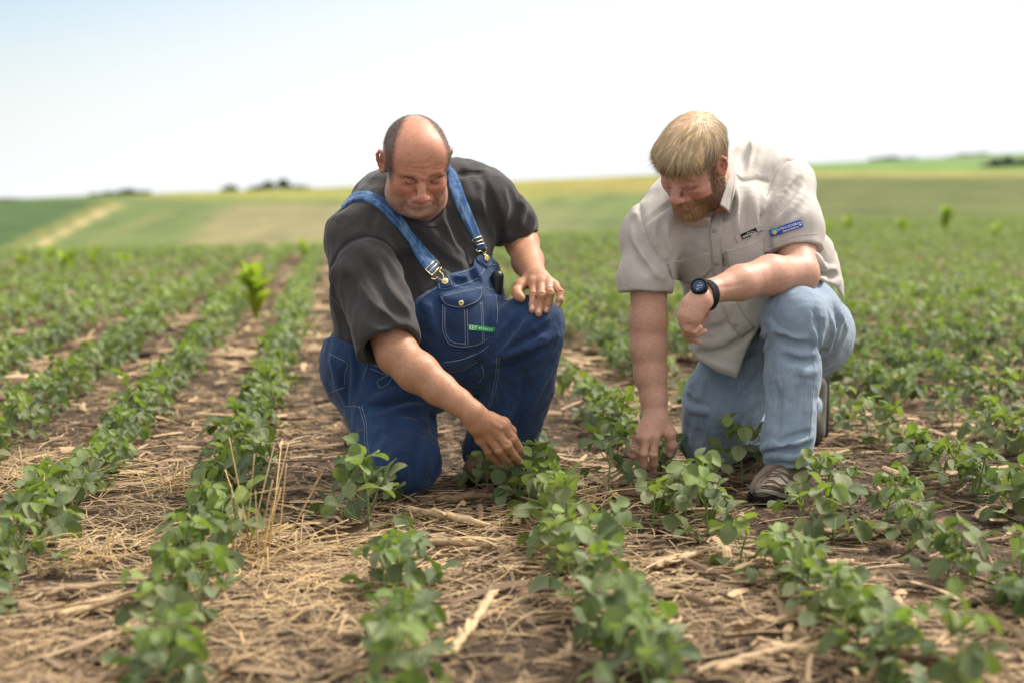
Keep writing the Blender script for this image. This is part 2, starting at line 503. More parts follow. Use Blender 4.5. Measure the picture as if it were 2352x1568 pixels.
M['jeans'] = cloth_mat('faded_denim', (.225, .285, .365), weave=1500, var=.10, big=9, worn=(.33, .40, .49), bmp=.3)
M['khaki'] = cloth_mat('khaki_poplin', (.46, .42, .385), weave=2500, var=.05, rough=.75, bmp=.12)
M['khaki_in'] = cloth_mat('shirt_lining', (.20, .17, .15))
M['thread'] = material('pale_thread', (.30, .36, .44), .9)
M['thread_tan'] = material('khaki_thread', (.36, .315, .28), .9)
M['thread_blue'] = material('jeans_thread', (.24, .31, .42), .9)
M['thread_dark'] = material('dark_thread', (.010, .009, .009), .9)
M['brass'] = material('brass', (.75, .58, .28), .32); M['brass'].node_tree.nodes['Principled BSDF'].inputs['Metallic'].default_value = .9
M['brass_dark'] = material('aged_brass', (.35, .24, .10), .4); M['brass_dark'].node_tree.nodes['Principled BSDF'].inputs['Metallic'].default_value = .8
M['silver'] = material('silver', (.85, .84, .80), .2); M['silver'].node_tree.nodes['Principled BSDF'].inputs['Metallic'].default_value = 1
M['black'] = material('black_rubber', (.012, .012, .013), .85, None, .2)
M['gloss'] = material('black_plastic', (.012, .012, .014), .4)
M['green'] = material('green_label', (.02, .30, .07), .7)
M['white'] = material('white_thread', (.75, .75, .72), .8)
M['blue'] = material('blue_patch', (.015, .07, .42), .7)
M['lblue'] = material('light_blue_patch', (.05, .38, .62), .7)
M['yellow'] = material('yellow_patch', (.80, .50, .03), .7)
M['nail'] = material('nail', (.62, .38, .33), .35)
M['tanleather'] = material('tan_leather', (.17, .105, .068), .8)
M['button'] = material('shirt_button', (.30, .27, .24), .4)
def col_mat(name, rough, spec=.3):
    def b(t, s): t.links.new(attr(t, 'val', 'Color'), s.inputs['Base Color'])
    return material(name, rough=rough, build=b, spec=spec)
M['hair'] = col_mat('hair', .45, .4)
def sstep(a, b, x): t = np.clip((x-a)/(b-a), 0, 1); return t*t*(3-2*t)
def lerp(a, b, t): return a*(1-t[:, None])+np.asarray(b)*t[:, None]

def pdist(u, v, pts):
    q = np.stack([u, v], 1); d = np.full(len(q), 1e9)
    for a, b in zip(pts[:-1], pts[1:]):
        a = np.array(a); e = np.array(b)-a; w = q-a; t = np.clip((w@e)/(e@e), 0, 1); d = np.minimum(d, np.linalg.norm(w-t[:, None]*e, axis=1))
    return d
def head_sdf(S, f, jowl=0., beard=0.):
    e = f.ell; k = .018
    S.u(e((0, -.015, .034), (.079, .097, .081)), .0)
    S.u(e((0, .028, .024), (.0685, .064, .078)), .03)
    for s in (-1, 1): S.u(e((s*.036, .036, .046), (.035, .036, .036)), .03)
    S.u(e((0, .034, -.030), (.062, .050, .055)), .03)
    S.u(e((0, .030, -.072), (.057+.006*jowl, .050, .042)), .03)
    S.u(e((0, .070, -.100), (.026, .020, .017)), .022)
    for s in (-1, 1):
        S.u(e((s*.042, .056, -.032), (.025, .026, .026)), .025)
        if jowl: S.u(e((s*.048, .026, -.078), (.028, .036, .034)), .03)
    if jowl: S.u(e((0, .030, -.108), (.046, .044, .024)), .03)
    if beard:
        S.u(e((0, .068, -.108), (.034, .026, .026)), .025); S.u(e((0, .030, -.095), (.056, .052, .032)), .03)
        for s in (-1, 1): S.u(e((s*.050, .015, -.068), (.022, .040, .040)), .02)
    S.u([f.cone((-.040, .076, .021), (-.012, .085, .019), .009, .010), f.cone((.040, .076, .021), (.012, .085, .019), .009, .010)], .018)
    for s in (-1, 1): S.s(e((s*.031, .098, .003), (.019, .014, .013)), .014)
    for s in (-1, 1):
        S.u(e((s*.031, .0750, -.002), (.0138, .0125, .0112)), .004)      # closed lids over the eyeball
        S.s(f.cone((s*.018, .0915, -.0085), (s*.044, .0855, -.0075), .0011, .0009), .003)   # lash line
        S.s(f.cone((s*.018, .0925, .0085), (s*.044, .0865, .0065), .0012, .001), .004)      # lid crease
        S.s(f.cone((s*.020, .0900, -.0165), (s*.046, .0830, -.0155), .0016, .001), .006)    # under-eye fold
    S.u(chain([f(0, .086, .012), f(0, .102, -.012), f(0, .113, -.030)], [.0085, .0095, .0125]), .012)
    S.u(e((0, .1165, -.037), (.0135, .012, .0115)), .008)
    for s in (-1, 1):
        S.u(e((s*.0145, .1035, -.0415), (.0085, .012, .0085)), .006)
        S.s(e((s*.0075, .1120, -.0495), (.0040, .006, .004)), .004)
        S.s(f.cone((s*.0225, .0960, -.0400), (s*.0250, .0915, -.0470), .0022, .0022), .006)
        S.s(chain([f(s*.026, .0965, -.046), f(s*.035, .089, -.060), f(s*.037, .083, -.078)], [.0022, .0028, .0018]), .010)
    S.u(e((0, .078, -.062), (.033, .024, .022)), .015)
    S.u(chain([f(-.023, .0935, -.0690), f(-.007, .1035, -.0650), f(.007, .1035, -.0650), f(.023, .0935, -.0690)], [.0030, .0050, .0050, .0030]), .006)
    S.u(chain([f(-.021, .0925, -.0735), f(-.008, .0975, -.0765), f(.008, .0975, -.0765), f(.021, .0925, -.0735)], [.0035, .0058, .0058, .0035]), .008)
    S.s(chain([f(-.026, .0950, -.0712), f(-.009, .1045, -.0708), f(.009, .1045, -.0708), f(.026, .0950, -.0712)], [.0014, .0018, .0018, .0014]), .004)
    S.s(f.cone((-.014, .0990, -.0865), (.014, .0990, -.0865), .003, .003), .010)
    if jowl:
        for s in (-1, 1): S.s(chain([f(s*.040, .0860, -.072), f(s*.045, .072, -.090), f(s*.036, .066, -.108)], [.0012, .0022, .001]), .010)
def ear_sdf(S, f, s, fwd=0.):
    tilt = rotm('X', -14)
    yaw = rotm('Z', s*(22 if s < 0 else 14))
    c = np.array([s*.0775, -.012+fwd, -.002])
    E = lambda y, z, x=0: tuple(c+yaw@(tilt@np.array([s*x, y, z])))
    S.u(f.ell(E(-.001, .005, .001), (.0050, .021, .033), yaw@tilt), .006)
    rim = [E(.012, .010, .001), E(.010, .026, .006), E(-.002, .034, .009), E(-.014, .028, .011), E(-.019, .012, .012), E(-.017, -.006, .009), E(-.009, -.020, .005), E(.002, -.029, .002), E(.009, -.024, .001)]
    S.u(chain([f(*p) for p in rim], [.0035, .0038, .0040, .0042, .0042, .0038, .0042, .0062, .0045]), .004)
    S.u(chain([f(*E(-.008, .020, .004)), f(*E(-.010, .004, .006)), f(*E(-.004, -.012, .004))], [.003, .0035, .003]), .004)
    S.u(f.ell(E(.002, .019, .001), (.0045, .015, .015), yaw@tilt), .004)
    S.s(f.ell(E(.001, -.001, .0065), (.005, .0065, .0095), yaw@tilt), .003)
    S.u(f.ell(E(.011, -.006, .003), (.0035, .004, .006)), .004)

def hand_sdf(S, palm, fingers, wrist, wr):
    """palm: list of (point, r) cones from the wrist; fingers: (pts, radii)"""
    for pts, r in fingers:
        S.u(chain([np.asarray(p) for p in pts], r), .0035)
FR = lambda r: [r*1.12, r*1.05, r*1.0, r*.88]

def digits(fs):
    """fingers joined to one another only by a crease"""
    Hd = Sdf(); Hd.kmax = .01
    for pts, r in fs:
        g = Sdf(); g.u(chain(pts, FR(r)), .004); g.u(ell(pts[1]+np.array([0, -.0015, .0015]), r*1.10), .004)
        g.s(cone(pts[1]+np.array([-.006, -r*1.08, r*.5]), pts[1]+np.array([.006, -r*1.08, r*.5]), .0012, .0012), .003)
        Hd.u(g, .0016)
    return Hd
def person_mesh(name, S, lo, hi, h, parent, mat, colf, label=None):
    V, F = S.mesh(lo, hi, h)
    o = mesh_np(name, V, F, mat, parent, True, {'col': colf(V)} if colf else None)
    if label: o['label'] = label
    return o, (V, F)
def stitch(sf, lines, r, off=.0006, n=6):
    mb = MB()
    for l in lines:
        v, f = tube(sf.line(l, off, n), r, 4); mb.add(v, f)
    return mb
def disc(c, nrm, r, th, n=20, dome=.35):
    nrm = norm(nrm); a = norm(np.cross(nrm, [0, 0, 1.])); b = np.cross(nrm, a)
    rings = [(1, 0), (1, th*.6), (.9, th), (.5, th*(1-dome*.4)), (.15, th*(1-dome*.5))]
    ang = np.arange(n)*2*math.pi/n; V = []
    for q, z in rings: V.append(c+nrm*z+r*q*(np.cos(ang)[:, None]*a+np.sin(ang)[:, None]*b))
    V = np.concatenate(V); F = []
    i, j = np.meshgrid(np.arange(len(rings)-1), np.arange(n), indexing='ij'); i = i.ravel(); j = j.ravel(); k = (j+1) % n
    F = [np.stack([i*n+j, i*n+k, (i+1)*n+k, (i+1)*n+j], 1), np.array([[(len(rings)-1)*n+q for q in range(n)]])]
    return V, F
def surf_text(sf, quad, txt, off, mat, parent, name='lettering', shear=0., font_scale=None):
    cu = bpy.data.curves.new(name, 'FONT'); cu.body = txt; cu.resolution_u = 2; cu.offset = .012; cu.shear = shear
    o = bpy.data.objects.new(name, cu); COL.objects.link(o)
    me = bpy.data.meshes.new_from_object(o); bpy.data.objects.remove(o); bpy.data.curves.remove(cu)
    V = np.zeros(len(me.vertices)*3, np.float32); me.vertices.foreach_get('co', V); V = V.reshape(-1, 3)
    mn = V.min(0); mx = V.max(0); s = (V[:, 0]-mn[0])/(mx[0]-mn[0]); t = (V[:, 1]-mn[1])/(mx[1]-mn[1])
    TL, TR, BR, BL = [np.array(q) for q in quad]
    uv = (TL*(1-s[:, None])+TR*s[:, None])*t[:, None]+(BL*(1-s[:, None])+BR*s[:, None])*(1-t[:, None])
    W = np.array([sf.hit(q[0], q[1], off)[0] for q in uv])
    me.vertices.foreach_set('co', W.astype(np.float32).ravel()); me.update()
    me.materials.clear(); me.materials.append(mat)
    r = bpy.data.objects.new(name, me); COL.objects.link(r); r.parent = parent; return r
QP = {}
def quad_patch(sf, quad, off, th, mat, parent, name, flat=True, edge=None):
    TL, TR, BR, BL = quad
    V, F, X, Mn = sf.sheet([TL, TR], [BL, BR], 10, 5, th, off=off, smoothn=1)
    o = mesh_np(name, V, F, mat, parent, False); QP[o.name] = Surf((V, np.concatenate(F))); return o
def strands(V, F, n, dirf, lenf, colf, width, rng, lift=.25, seg=3, droop=0., root=-.001, curl=.9):
    """short ribbons growing from a surface; returns a mesh buffer"""
    tri = np.concatenate([F[:, [0, 1, 2]], F[:, [0, 2, 3]]]) if F.shape[1] == 4 else F
    A, B, C = V[tri[:, 0]], V[tri[:, 1]], V[tri[:, 2]]; cr = np.cross(B-A, C-A); ar = np.linalg.norm(cr, axis=1)
    p = ar/ar.sum(); id = rng.choice(len(tri), n, p=p); a = rng.random(n); b = rng.random(n); q = a+b > 1; a[q] = 1-a[q]; b[q] = 1-b[q]
    X = A[id]+(B[id]-A[id])*a[:, None]+(C[id]-A[id])*b[:, None]; Nn = norm(cr[id])
    L = lenf(X); ok = L > 0; X = X[ok]; Nn = Nn[ok]; L = L[ok]; n = len(X)
    D = dirf(X, Nn); D = norm(D-Nn*(D*Nn).sum(1)[:, None]); c = colf(X)*rng.uniform(.75, 1.25, (n, 1))
    out = []; 
    ts = np.linspace(0, 1, seg+1)
    pos = []
    for t in ts:
        l = lift*(t-(curl if seg > 1 else 0)*t*t)
        pos.append(X+Nn*(root+L*l)[:, None]+D*(L*t)[:, None]+np.array([0, 0, -1.])*(L*droop*t*t)[:, None])
    side = norm(np.cross(D, Nn)+.5*Nn*rng.normal(size=(n, 1)))
    R = []
    for t, x in zip(ts, pos):
        wv = side*(width*(1-.75*t)); R.append(x-wv); R.append(x+wv)
    R = np.stack(R, 1); m = 2*(seg+1); base = np.arange(n)[:, None]*m
    Fq = np.concatenate([base+np.array([[2*i, 2*i+1, 2*i+3, 2*i+2]]) for i in range(seg)])
    return R.reshape(-1, 3), Fq, np.repeat(c, m, 0)

def arm_hair(pers, VF, mask, ax, col, n, rng):
    V, F = VF; R = strands(V, F, n, lambda X, nn: np.tile(ax, (len(X), 1))+.45*rng.normal(size=X.shape), lambda X: np.where(mask(X), .011*rng.uniform(.5, 1.2, len(X)), 0), lambda X: np.tile(col, (len(X), 1)), .00016, rng, lift=.45, seg=2, curl=.5)
    mesh_np('arm_hair', R[0], R[1], M['hair'], pers, True, {'val': R[2]})
# =================================================================== the man in overalls
def build_man1():
    c1 = crop(1250, 420, 1.7818); c2 = crop(1250, 1250, 1.8445); c5 = crop(1650, 900, 2.851)
    c6 = crop(1800, 1600, 3.484); c7 = crop(2000, 1050, 5.226)
    # --- shared torso volume
    def torso(S, o=0.):
        S.u(ell(P(962, 560, 3.92), (.205+o, .150+o, .20+o)), 0)
        S.u(ell(P(950, 700, 3.95), (.232+o, .170+o, .20+o)), .06)
        S.u(ell(P(1005, 730, 3.87), (.172+o, .185+o, .175+o)), .05)
        S.u(ell(P(900, 830, 3.99), (.190+o, .165+o, .15+o)), .05)
        S.u(ell(P(1030, 470, 4.00), (.14+o, .12+o, .115+o)), .05)
        return S
    def sh(S):
        S.u(cone(P(880, 468, 3.95), P(1085, 438, 4.02), .082, .074), .06)
        S.u(cone(P(905, 470, 3.9), P(826, 545, 3.80), .085, .092), .05)
        S.u(cone(P(1050, 450, 3.97), P(1118, 470, 3.95), .085, .088), .05)
        return S
    T0 = sh(torso(Sdf()))
    # right sleeve (to the left in view) and left sleeve
    T0.u([cone(P(830, 565, 3.78), P(842, 640, 3.71), .092, .090), cone(P(842, 640, 3.71), P(885, 760, 3.60), .090, .080), cone(P(885, 760, 3.60), P(900, 830, 3.56), .080, .078)], .03)
    T0.u([cone(P(1115, 470, 3.95), P(1170, 505, 3.98), .080, .064), cone(P(1170, 505, 3.98), P(1205, 575, 3.97), .064, .058)], .035)
    shirt = T0.copy()
    # openings: right hem through (888,785), left hem through (1195,545)
    a, b = P(842, 640, 3.71), P(905, 815, 3.57); hc = P(889, 786, 3.583)
    def hemcut(center, direction, rad, L=.25):
        c_ = np.asarray(center); d_ = norm(direction)
        def g(p):
            q = p-c_; h_ = q@d_; rr = np.linalg.norm(q-h_[:, None]*d_, axis=1)
            return -np.maximum(np.maximum(-h_, rr-rad), h_-L)
        return g
    shirt.i(hemcut(hc+np.array([0, -.02, 0]), b-a, .115), .003)
    hl = P(1196, 545, 3.965); dl = P(1200, 590, 3.955)-P(1172, 500, 3.98)
    shirt.i(hemcut(hl, dl, .085, .15), .003)
    shirt.s(cone(P(868, 730, 3.63), P(905, 830, 3.56), .060, .071), .004)
    shirt.s(cone(P(1188, 525, 3.97), P(1210, 590, 3.955), .042, .052), .004)
    # neck hole
    shirt.s(cone(P(962, 440, 3.80), P(975, 300, 3.66), .066, .09), .008)
    shirt.s(ell(P(966, 500, 3.74), (.062, .06, .030)), .008)
    Sfold = [('v', .022, 0.0090, [c1(600, 1060), c1(665, 1160), c1(690, 1300), c1(735, 1430)]),
             ('r', .016, 0.0060, [c1(480, 1060), c1(600, 1200), c1(660, 1330), c1(700, 1450)]),
             ('r', .015, 0.0067, [c1(430, 1060), c1(500, 1240), c1(600, 1400), c1(690, 1480)]),
             ('v', .014, 0.0053, [c1(400, 1120), c1(470, 1300), c1(560, 1430), c1(640, 1500)]),
             ('r', .014, 0.0053, [c1(230, 1130), c1(300, 1300), c1(400, 1450), c1(540, 1550)]),
             ('v', .016, 0.0045, [c1(250, 1250), c1(340, 1400), c1(450, 1510), c1(560, 1570)]),
             ('r', .013, 0.0045, [c1(760, 1010), c1(800, 1130), c1(850, 1230)]),
             ('r', .013, 0.0053, [c1(740, 880), c1(860, 1000), c1(980, 1100), c1(1090, 1150)]),
             ('v', .015, 0.0053, [c1(700, 900), c1(800, 1020), c1(930, 1130), c1(1030, 1190)]),
             ('r', .011, 0.0045, [c1(800, 870), c1(900, 960), c1(1010, 1080)]),
             ('r', .012, 0.0045, [c1(950, 800), c1(1010, 930), c1(1060, 1080)]),
             ('v', .013, 0.0037, [c1(985, 760), c1(1030, 900), c1(1085, 1010)]),
             ('r', .012, 0.0037, [c1(1180, 560), c1(1220, 720), c1(1300, 850), c1(1340, 930)]),
             ('v', .014, 0.0060, [c1(1240, 620), c1(1300, 800), c1(1350, 960)]),
             ('r', .013, 0.0060, [c1(1500, 640), c1(1490, 760), c1(1420, 900), c1(1390, 960)]),
             ('v', .013, 0.0053, [c1(1400, 600), c1(1450, 740), c1(1400, 870)]),
             ('r', .010, 0.0037, [c1(1560, 760), c1(1540, 880), c1(1470, 960)]),
             ('r', .012, 0.0045, [c1(150, 1180), c1(140, 1330), c1(170, 1480)]),
             ('v', .012, 0.0053, [c1(130, 1260), c1(160, 1360), c1(230, 1500)]),
             ('r', .012, 0.0037, [c1(330, 1000), c1(430, 1100), c1(520, 1200)]),
             ('r', .010, 0.0030, [c1(1060, 500), c1(1130, 640), c1(1180, 760)]),
             ('v', .006, 0.0030, [c1(110, 1180), c1(200, 1020), c1(300, 955), c1(430, 940), c1(560, 1010), c1(650, 1130)]),
             ('v', .005, 0.0025, [c1(448, 745), c1(432, 840), c1(415, 935)]),
             ('v', .005, 0.0025, [c1(1020, 495), c1(1100, 478), c1(1195, 478)]),
             ('v', .005, 0.0020, [c1(1200, 480), c1(1250, 620), c1(1310, 790), c1(1350, 950)]),
             ('v', .005, 0.0018, [c2(335, 235), c2(560, 205), c2(790, 160)])]
    folds(T0, shirt, Sfold, .014)
    shirt.d(wob(.0012, .05, 3)); shirt.d(wob(.0022, .13, 4))
    # --- collar rib is its own part below
    # --- overalls
    O0 = torso(Sdf(), .013)
    O0.u([cone(P(868, 880, 3.98), P(932, 1062, 3.745), .130, .088)], .05)
    O0.u([ell(P(895, 960, 3.86), (.10, .10, .12))], .04)
    O0.u([cone(P(935, 1062, 3.745), np.array([P(905, 1060, 4.2)[0], 4.22, .075]), .086, .066)], .03)
    O0.u([cone(P(985, 850, 3.99), P(1208, 765, 3.765), .125, .095)], .03)
    O0.u([cone(P(1212, 770, 3.765), P(1192, 880, 3.85), .092, .094), cone(P(1192, 880, 3.85), P(1143, 1045, 3.955), .092, .104)], .02)
    O0.u(ell(P(1235, 735, 3.76), (.066, .075, .058)), .03)
    bib = [(700, 790), (765, 772), (835, 803), (870, 790), (905, 745), c5(20, 865), c5(60, 825), c5(120, 795), c5(200, 745), c5(275, 695), c5(290, 612), c5(345, 588), c5(405, 572), c5(460, 548), c5(630, 508),
           c5(690, 475), c5(700, 405), c5(755, 350), c5(830, 328), c5(880, 352), c5(940, 408), c5(1005, 455), c5(1032, 520), (1200, 635), (1420, 600), (1420, 1300), (600, 1300), (600, 790)]
    ov = O0.copy()
    ofold = [('r', .014, .008, [c2(1870, 60), c2(1700, 130), c2(1500, 260), c2(1350, 370)]),
             ('v', .014, .008, [c2(1800, 60), c2(1640, 170), c2(1440, 290), c2(1330, 330)]),
             ('r', .016, .010, [c2(1840, 160), c2(1660, 240), c2(1480, 310), c2(1370, 320)]),
             ('v', .020, .012, [c2(1780, 240), c2(1640, 300), c2(1480, 370), c2(1390, 420)]),
             ('r', .014, .008, [c2(1640, 0), c2(1520, 120), c2(1380, 300)]),
             ('v', .014, .008, [c2(1560, 10), c2(1450, 140), c2(1350, 260)]),
             ('r', .016, .007, [c2(1800, 330), c2(1700, 500), c2(1600, 700)]),
             ('v', .018, .008, [c2(1560, 420), c2(1560, 600), c2(1500, 800)]),
             ('r', .014, .006, [c2(1460, 640), c2(1420, 800), c2(1390, 960)]),
             ('v', .022, .014, [c2(420, 690), c2(600, 650), c2(800, 590), c2(960, 560)]),
             ('r', .014, .008, [c2(430, 640), c2(600, 600), c2(760, 540)]),
             ('r', .013, .007, [c2(640, 720), c2(800, 700), c2(950, 700)]),
             ('v', .013, .007, [c2(600, 740), c2(780, 750), c2(930, 760)]),
             ('r', .015, .006, [c2(880, 640), c2(900, 860), c2(920, 1050)]),
             ('v', .016, .006, [c2(820, 800), c2(780, 980), c2(740, 1180)]),
             ('v', .012, .009, [c2(940, 1060), c2(930, 1150), c2(880, 1250)]),
             ('r', .012, .007, [c2(950, 1000), c2(960, 1120), c2(920, 1240)]),
             ('v', .014, .009, [c2(250, 380), c2(240, 520), c2(250, 700)]),
             ('r', .013, .008, [c2(150, 330), c2(180, 480), c2(230, 640)]),
             ('v', .012, .006, [c2(320, 300), c2(340, 420), c2(330, 560)]),
             ('v', .016, .010, [c2(660, 420), c2(900, 470), c2(1120, 440), c2(1250, 350)]),
             ('r', .012, .006, [c2(700, 370), c2(900, 400), c2(1100, 380)]),
             ('r', .010, .005, [c5(460, 600), c5(560, 640), c5(620, 610)]), ('v', .009, .005, [c5(480, 640), c5(600, 660), c5(700, 620)]),
             ('r', .009, .005, [c5(700, 470), c5(740, 560), c5(780, 640)]), ('v', .009, .005, [c5(660, 520), c5(690, 600), c5(700, 650)]),
             ('r', .009, .005, [c5(360, 860), c5(480, 840), c5(600, 870), c5(700, 800)]), ('v', .010, .005, [c5(380, 1290), c5(420, 1220), c5(430, 1100)]),
             ('r', .012, .005, [c5(120, 900), c5(200, 1000), c5(230, 1200)]), ('r', .012, .006, [c5(980, 520), c5(985, 700), c5(1000, 900)]),
             ('v', .011, .006, [c5(880, 1000), c5(860, 1150), c5(850, 1300)])]
    folds(O0, ov, ofold, .009)
    ov.d(wob(.0012, .06, 7)); ov.d(wob(.0020, .16, 8)); ov.d(wob(.0005, .02, 9, 7))
    ov.i(poly_region(bib), .004)
    ov.i(plane((0, 0, .004), (0, 0, -1)), .01)
    # open cuff of the left leg
    cd = P(1148, 1040, 3.95)-P(1200, 880, 3.85); cc = P(1140, 1060, 3.955)
    ov.i(hemcut(cc, cd, .14, .15), .003)
    ov.s(cone(P(1168, 985, 3.92), P(1132, 1090, 3.965), .080, .098), .005)

    # --- skin
    f = Frame(P(955, 374, 3.74), math.radians(12.5), math.radians(34), math.radians(-2), (1.045, 1.0, 1.0))
    K = Sdf(); head_sdf(K, f, jowl=1.)
    for s in (-1, 1): ear_sdf(K, f, s)
    h2 = crop(1500, 450, 3.486); K0 = K.copy(); FL = ( [('r', .009, .0034, [h2(410, 880), h2(480, 895), h2(560, 935), h2(630, 975)]), ('r', .009, .0034, [h2(755, 970), h2(830, 925), h2(900, 890), h2(965, 862)]),
        ('r', .009, .003, [h2(600, 900), h2(690, 930), h2(770, 900)]),
        ('v', .006, .0018, [h2(545, 985), h2(590, 990), h2(600, 1040)]), ('v', .006, .0018, [h2(755, 975), h2(765, 1000), h2(750, 1040)]),
        ('v', .0055, .0015, [h2(470, 718), h2(560, 716), h2(640, 722), h2(760, 712), h2(850, 700)]), ('v', .0055, .0015, [h2(455, 768), h2(560, 782), h2(680, 792), h2(790, 775)]),
        ('v', .0055, .0015, [h2(450, 828), h2(540, 842), h2(630, 838)]), ('v', .0055, .0015, [h2(655, 680), h2(720, 695), h2(800, 652), h2(880, 640)]), ('v', .0055, .0015, [h2(800, 805), h2(870, 802), h2(950, 785)]), ('v', .0055, .0015, [h2(790, 755), h2(870, 748), h2(930, 732)]),
        ('v', .006, .0022, [h2(360, 985), h2(420, 1050), h2(500, 1075), h2(560, 1060)]), ('v', .005, .0018, [h2(800, 1055), h2(870, 1040), h2(920, 1000)]),
        ('r', .016, .0012, [h2(370, 1090), h2(440, 1120), h2(500, 1130)]), ('r', .016, .0011, [h2(830, 1100), h2(880, 1080), h2(930, 1050)]),
        ('v', .007, .0035, [h2(545, 1130), h2(500, 1200), h2(430, 1260), h2(390, 1310)]), ('v', .007, .0035, [h2(760, 1110), h2(815, 1170), h2(855, 1250), h2(850, 1310)]),
        ('v', .005, .0030, [h2(455, 1265), h2(410, 1300), h2(370, 1345), h2(440, 1400)]), ('v', .004, .0024, [h2(745, 1240), h2(800, 1260), h2(815, 1300)]),
        ('r', .014, .0045, [h2(330, 1200), h2(320, 1280), h2(370, 1360)]), ('r', .012, .004, [h2(905, 1180), h2(900, 1260), h2(870, 1320)]),
        ('v', .008, .0035, [h2(490, 1345), h2(620, 1365), h2(740, 1335)]), ('r', .016, .0045, [h2(520, 1420), h2(610, 1440), h2(700, 1410)]),
        ('v', .0022, .0022, [h2(470, 1272), h2(540, 1288), h2(625, 1303), h2(700, 1288), h2(752, 1245)]),
        ('v', .009, .003, [h2(330, 1370), h2(420, 1450), h2(520, 1500)])])
    K.u(cone(f(0, -.025, -.055), P(985, 500, 3.88), .066, .078), .03)
    K.u(ell(f(0, .012, -.115), (.05, .05, .03)), .03)
    sR, sL = P(835, 560, 3.78), P(1115, 475, 3.97)
    K.u(chain([sR, P(975, 530, 3.92), sL], [.05, .07, .05]), .02)
    K.u(cone(P(975, 530, 3.92), P(950, 800, 3.98), .09, .12), .05)
    el = P(912, 812, 3.585); wr = P(1086, 948, 3.50)
    K.u(chain([sR, P(868, 700, 3.65), el], [.05, .055, .054]), .02)
    K.u(chain([el, P(955, 855, 3.560), P(1010, 893, 3.535), P(1052, 922, 3.515), wr], [.0485, .046, .0395, .0315, .0285]), .02)
    K.u(ell(P(960, 850, 3.555), (.048, .042, .040)), .03)
    # right hand on the plant
    D = lambda fn, x, y, d: P(*fn(x, y), d)
    pal = [D(c6, 300, 240, 3.50), D(c6, 420, 300, 3.515)]
    K.u(chain([wr, D(c6, 380, 330, 3.505)], [.029, .027]), .015)
    for (x, y, d), r in zip([(425, 535, 3.528), (520, 480, 3.522), (620, 410, 3.520), (735, 350, 3.530)], (.0135, .0145, .015, .015)):
        K.u(cone(D(c6, 360+(x-440)*.25, 290+(y-560)*.2, 3.508), D(c6, x, y, d), .024, r), .014)
    fing = [([D(c6, 425, 540, 3.528), D(c6, 540, 703, 3.545), D(c6, 622, 800, 3.570), D(c6, 693, 880, 3.590)], .0106),
            ([D(c6, 525, 490, 3.522), D(c6, 682, 690, 3.530), D(c6, 795, 812, 3.560), D(c6, 850, 885, 3.585)], .0112),
            ([D(c6, 625, 425, 3.520), D(c6, 795, 628, 3.525), D(c6, 888, 765, 3.555), D(c6, 965, 845, 3.580)], .0116),
            ([D(c6, 740, 360, 3.530), D(c6, 872, 535, 3.540), D(c6, 955, 660, 3.570), D(c6, 985, 750, 3.600)], .0114)]
    K.u(digits(fing), .011)
    K.u(chain([D(c6, 560, 260, 3.53), D(c6, 740, 330, 3.56), D(c6, 850, 430, 3.575), D(c6, 900, 560, 3.60)], [.02, .017, .0125, .010]), .010)
    for a, b in (((700, 380), (480, 250)), ((600, 420), (430, 280)), ((510, 480), (390, 320))):
        K.u(cone(D(c6, *a, 3.508), D(c6, *b, 3.492), .0035, .002), .008)
    # left forearm and hand on the knee
    lw = P(*c7(735, 320), 3.775)
    K.u(chain([sL, P(1165, 505, 3.99), P(1200, 560, 3.965)], [.05, .046, .044]), .02)
    K.u(chain([P(1200, 560, 3.965), P(1212, 600, 3.88), lw], [.043, .041, .031]), .02)
    nails = []
    ob, ovVF = person_mesh('overalls', ov, (-.66, 3.3, -.02), (.22, 4.35, .98), .0042, None, M['denim'], None)
    so = Surf(ovVF)
    def kd(x, y, default): u, v = c7(x, y); return so.depth(u, v, default)
    lf = []
    for (k, pp, dd, tt, r) in [((690, 420), (698, 680), (683, 870), (672, 1000), .0100), ((850, 400), (868, 690), (832, 920), (806, 1070), .0106),
                               ((1000, 430), (1055, 650), (1010, 860), (968, 1000), .0100), ((1140, 480), (1270, 640), (1252, 790), (1218, 890), .0090)]:
        dT = min(kd(*tt, 3.70), kd(*dd, 3.70)+.01)-.008
        pts = [P(*c7(*k), 3.735), P(*c7(*pp), min(kd(*pp, 3.70)-.012, 3.705)), P(*c7(*dd), min(kd(*dd, 3.68)-.009, 3.69)), P(*c7(*tt), kd(*tt, 3.68)-.006)]
        lf.append((pts, r))
        K.u(cone(P(*c7(740+(k[0]-740)*.3, 340), 3.765), pts[0], .022, r*1.35), .012)
    K.u(digits(lf), .011)
    K.u(chain([P(*c7(600, 380), 3.765), P(*c7(420, 480), 3.745), P(*c7(345, 620), 3.72), P(*c7(385, 700), 3.705), P(*c7(450, 750), 3.70)], [.020, .0145, .012, .0115, .010]), .010)
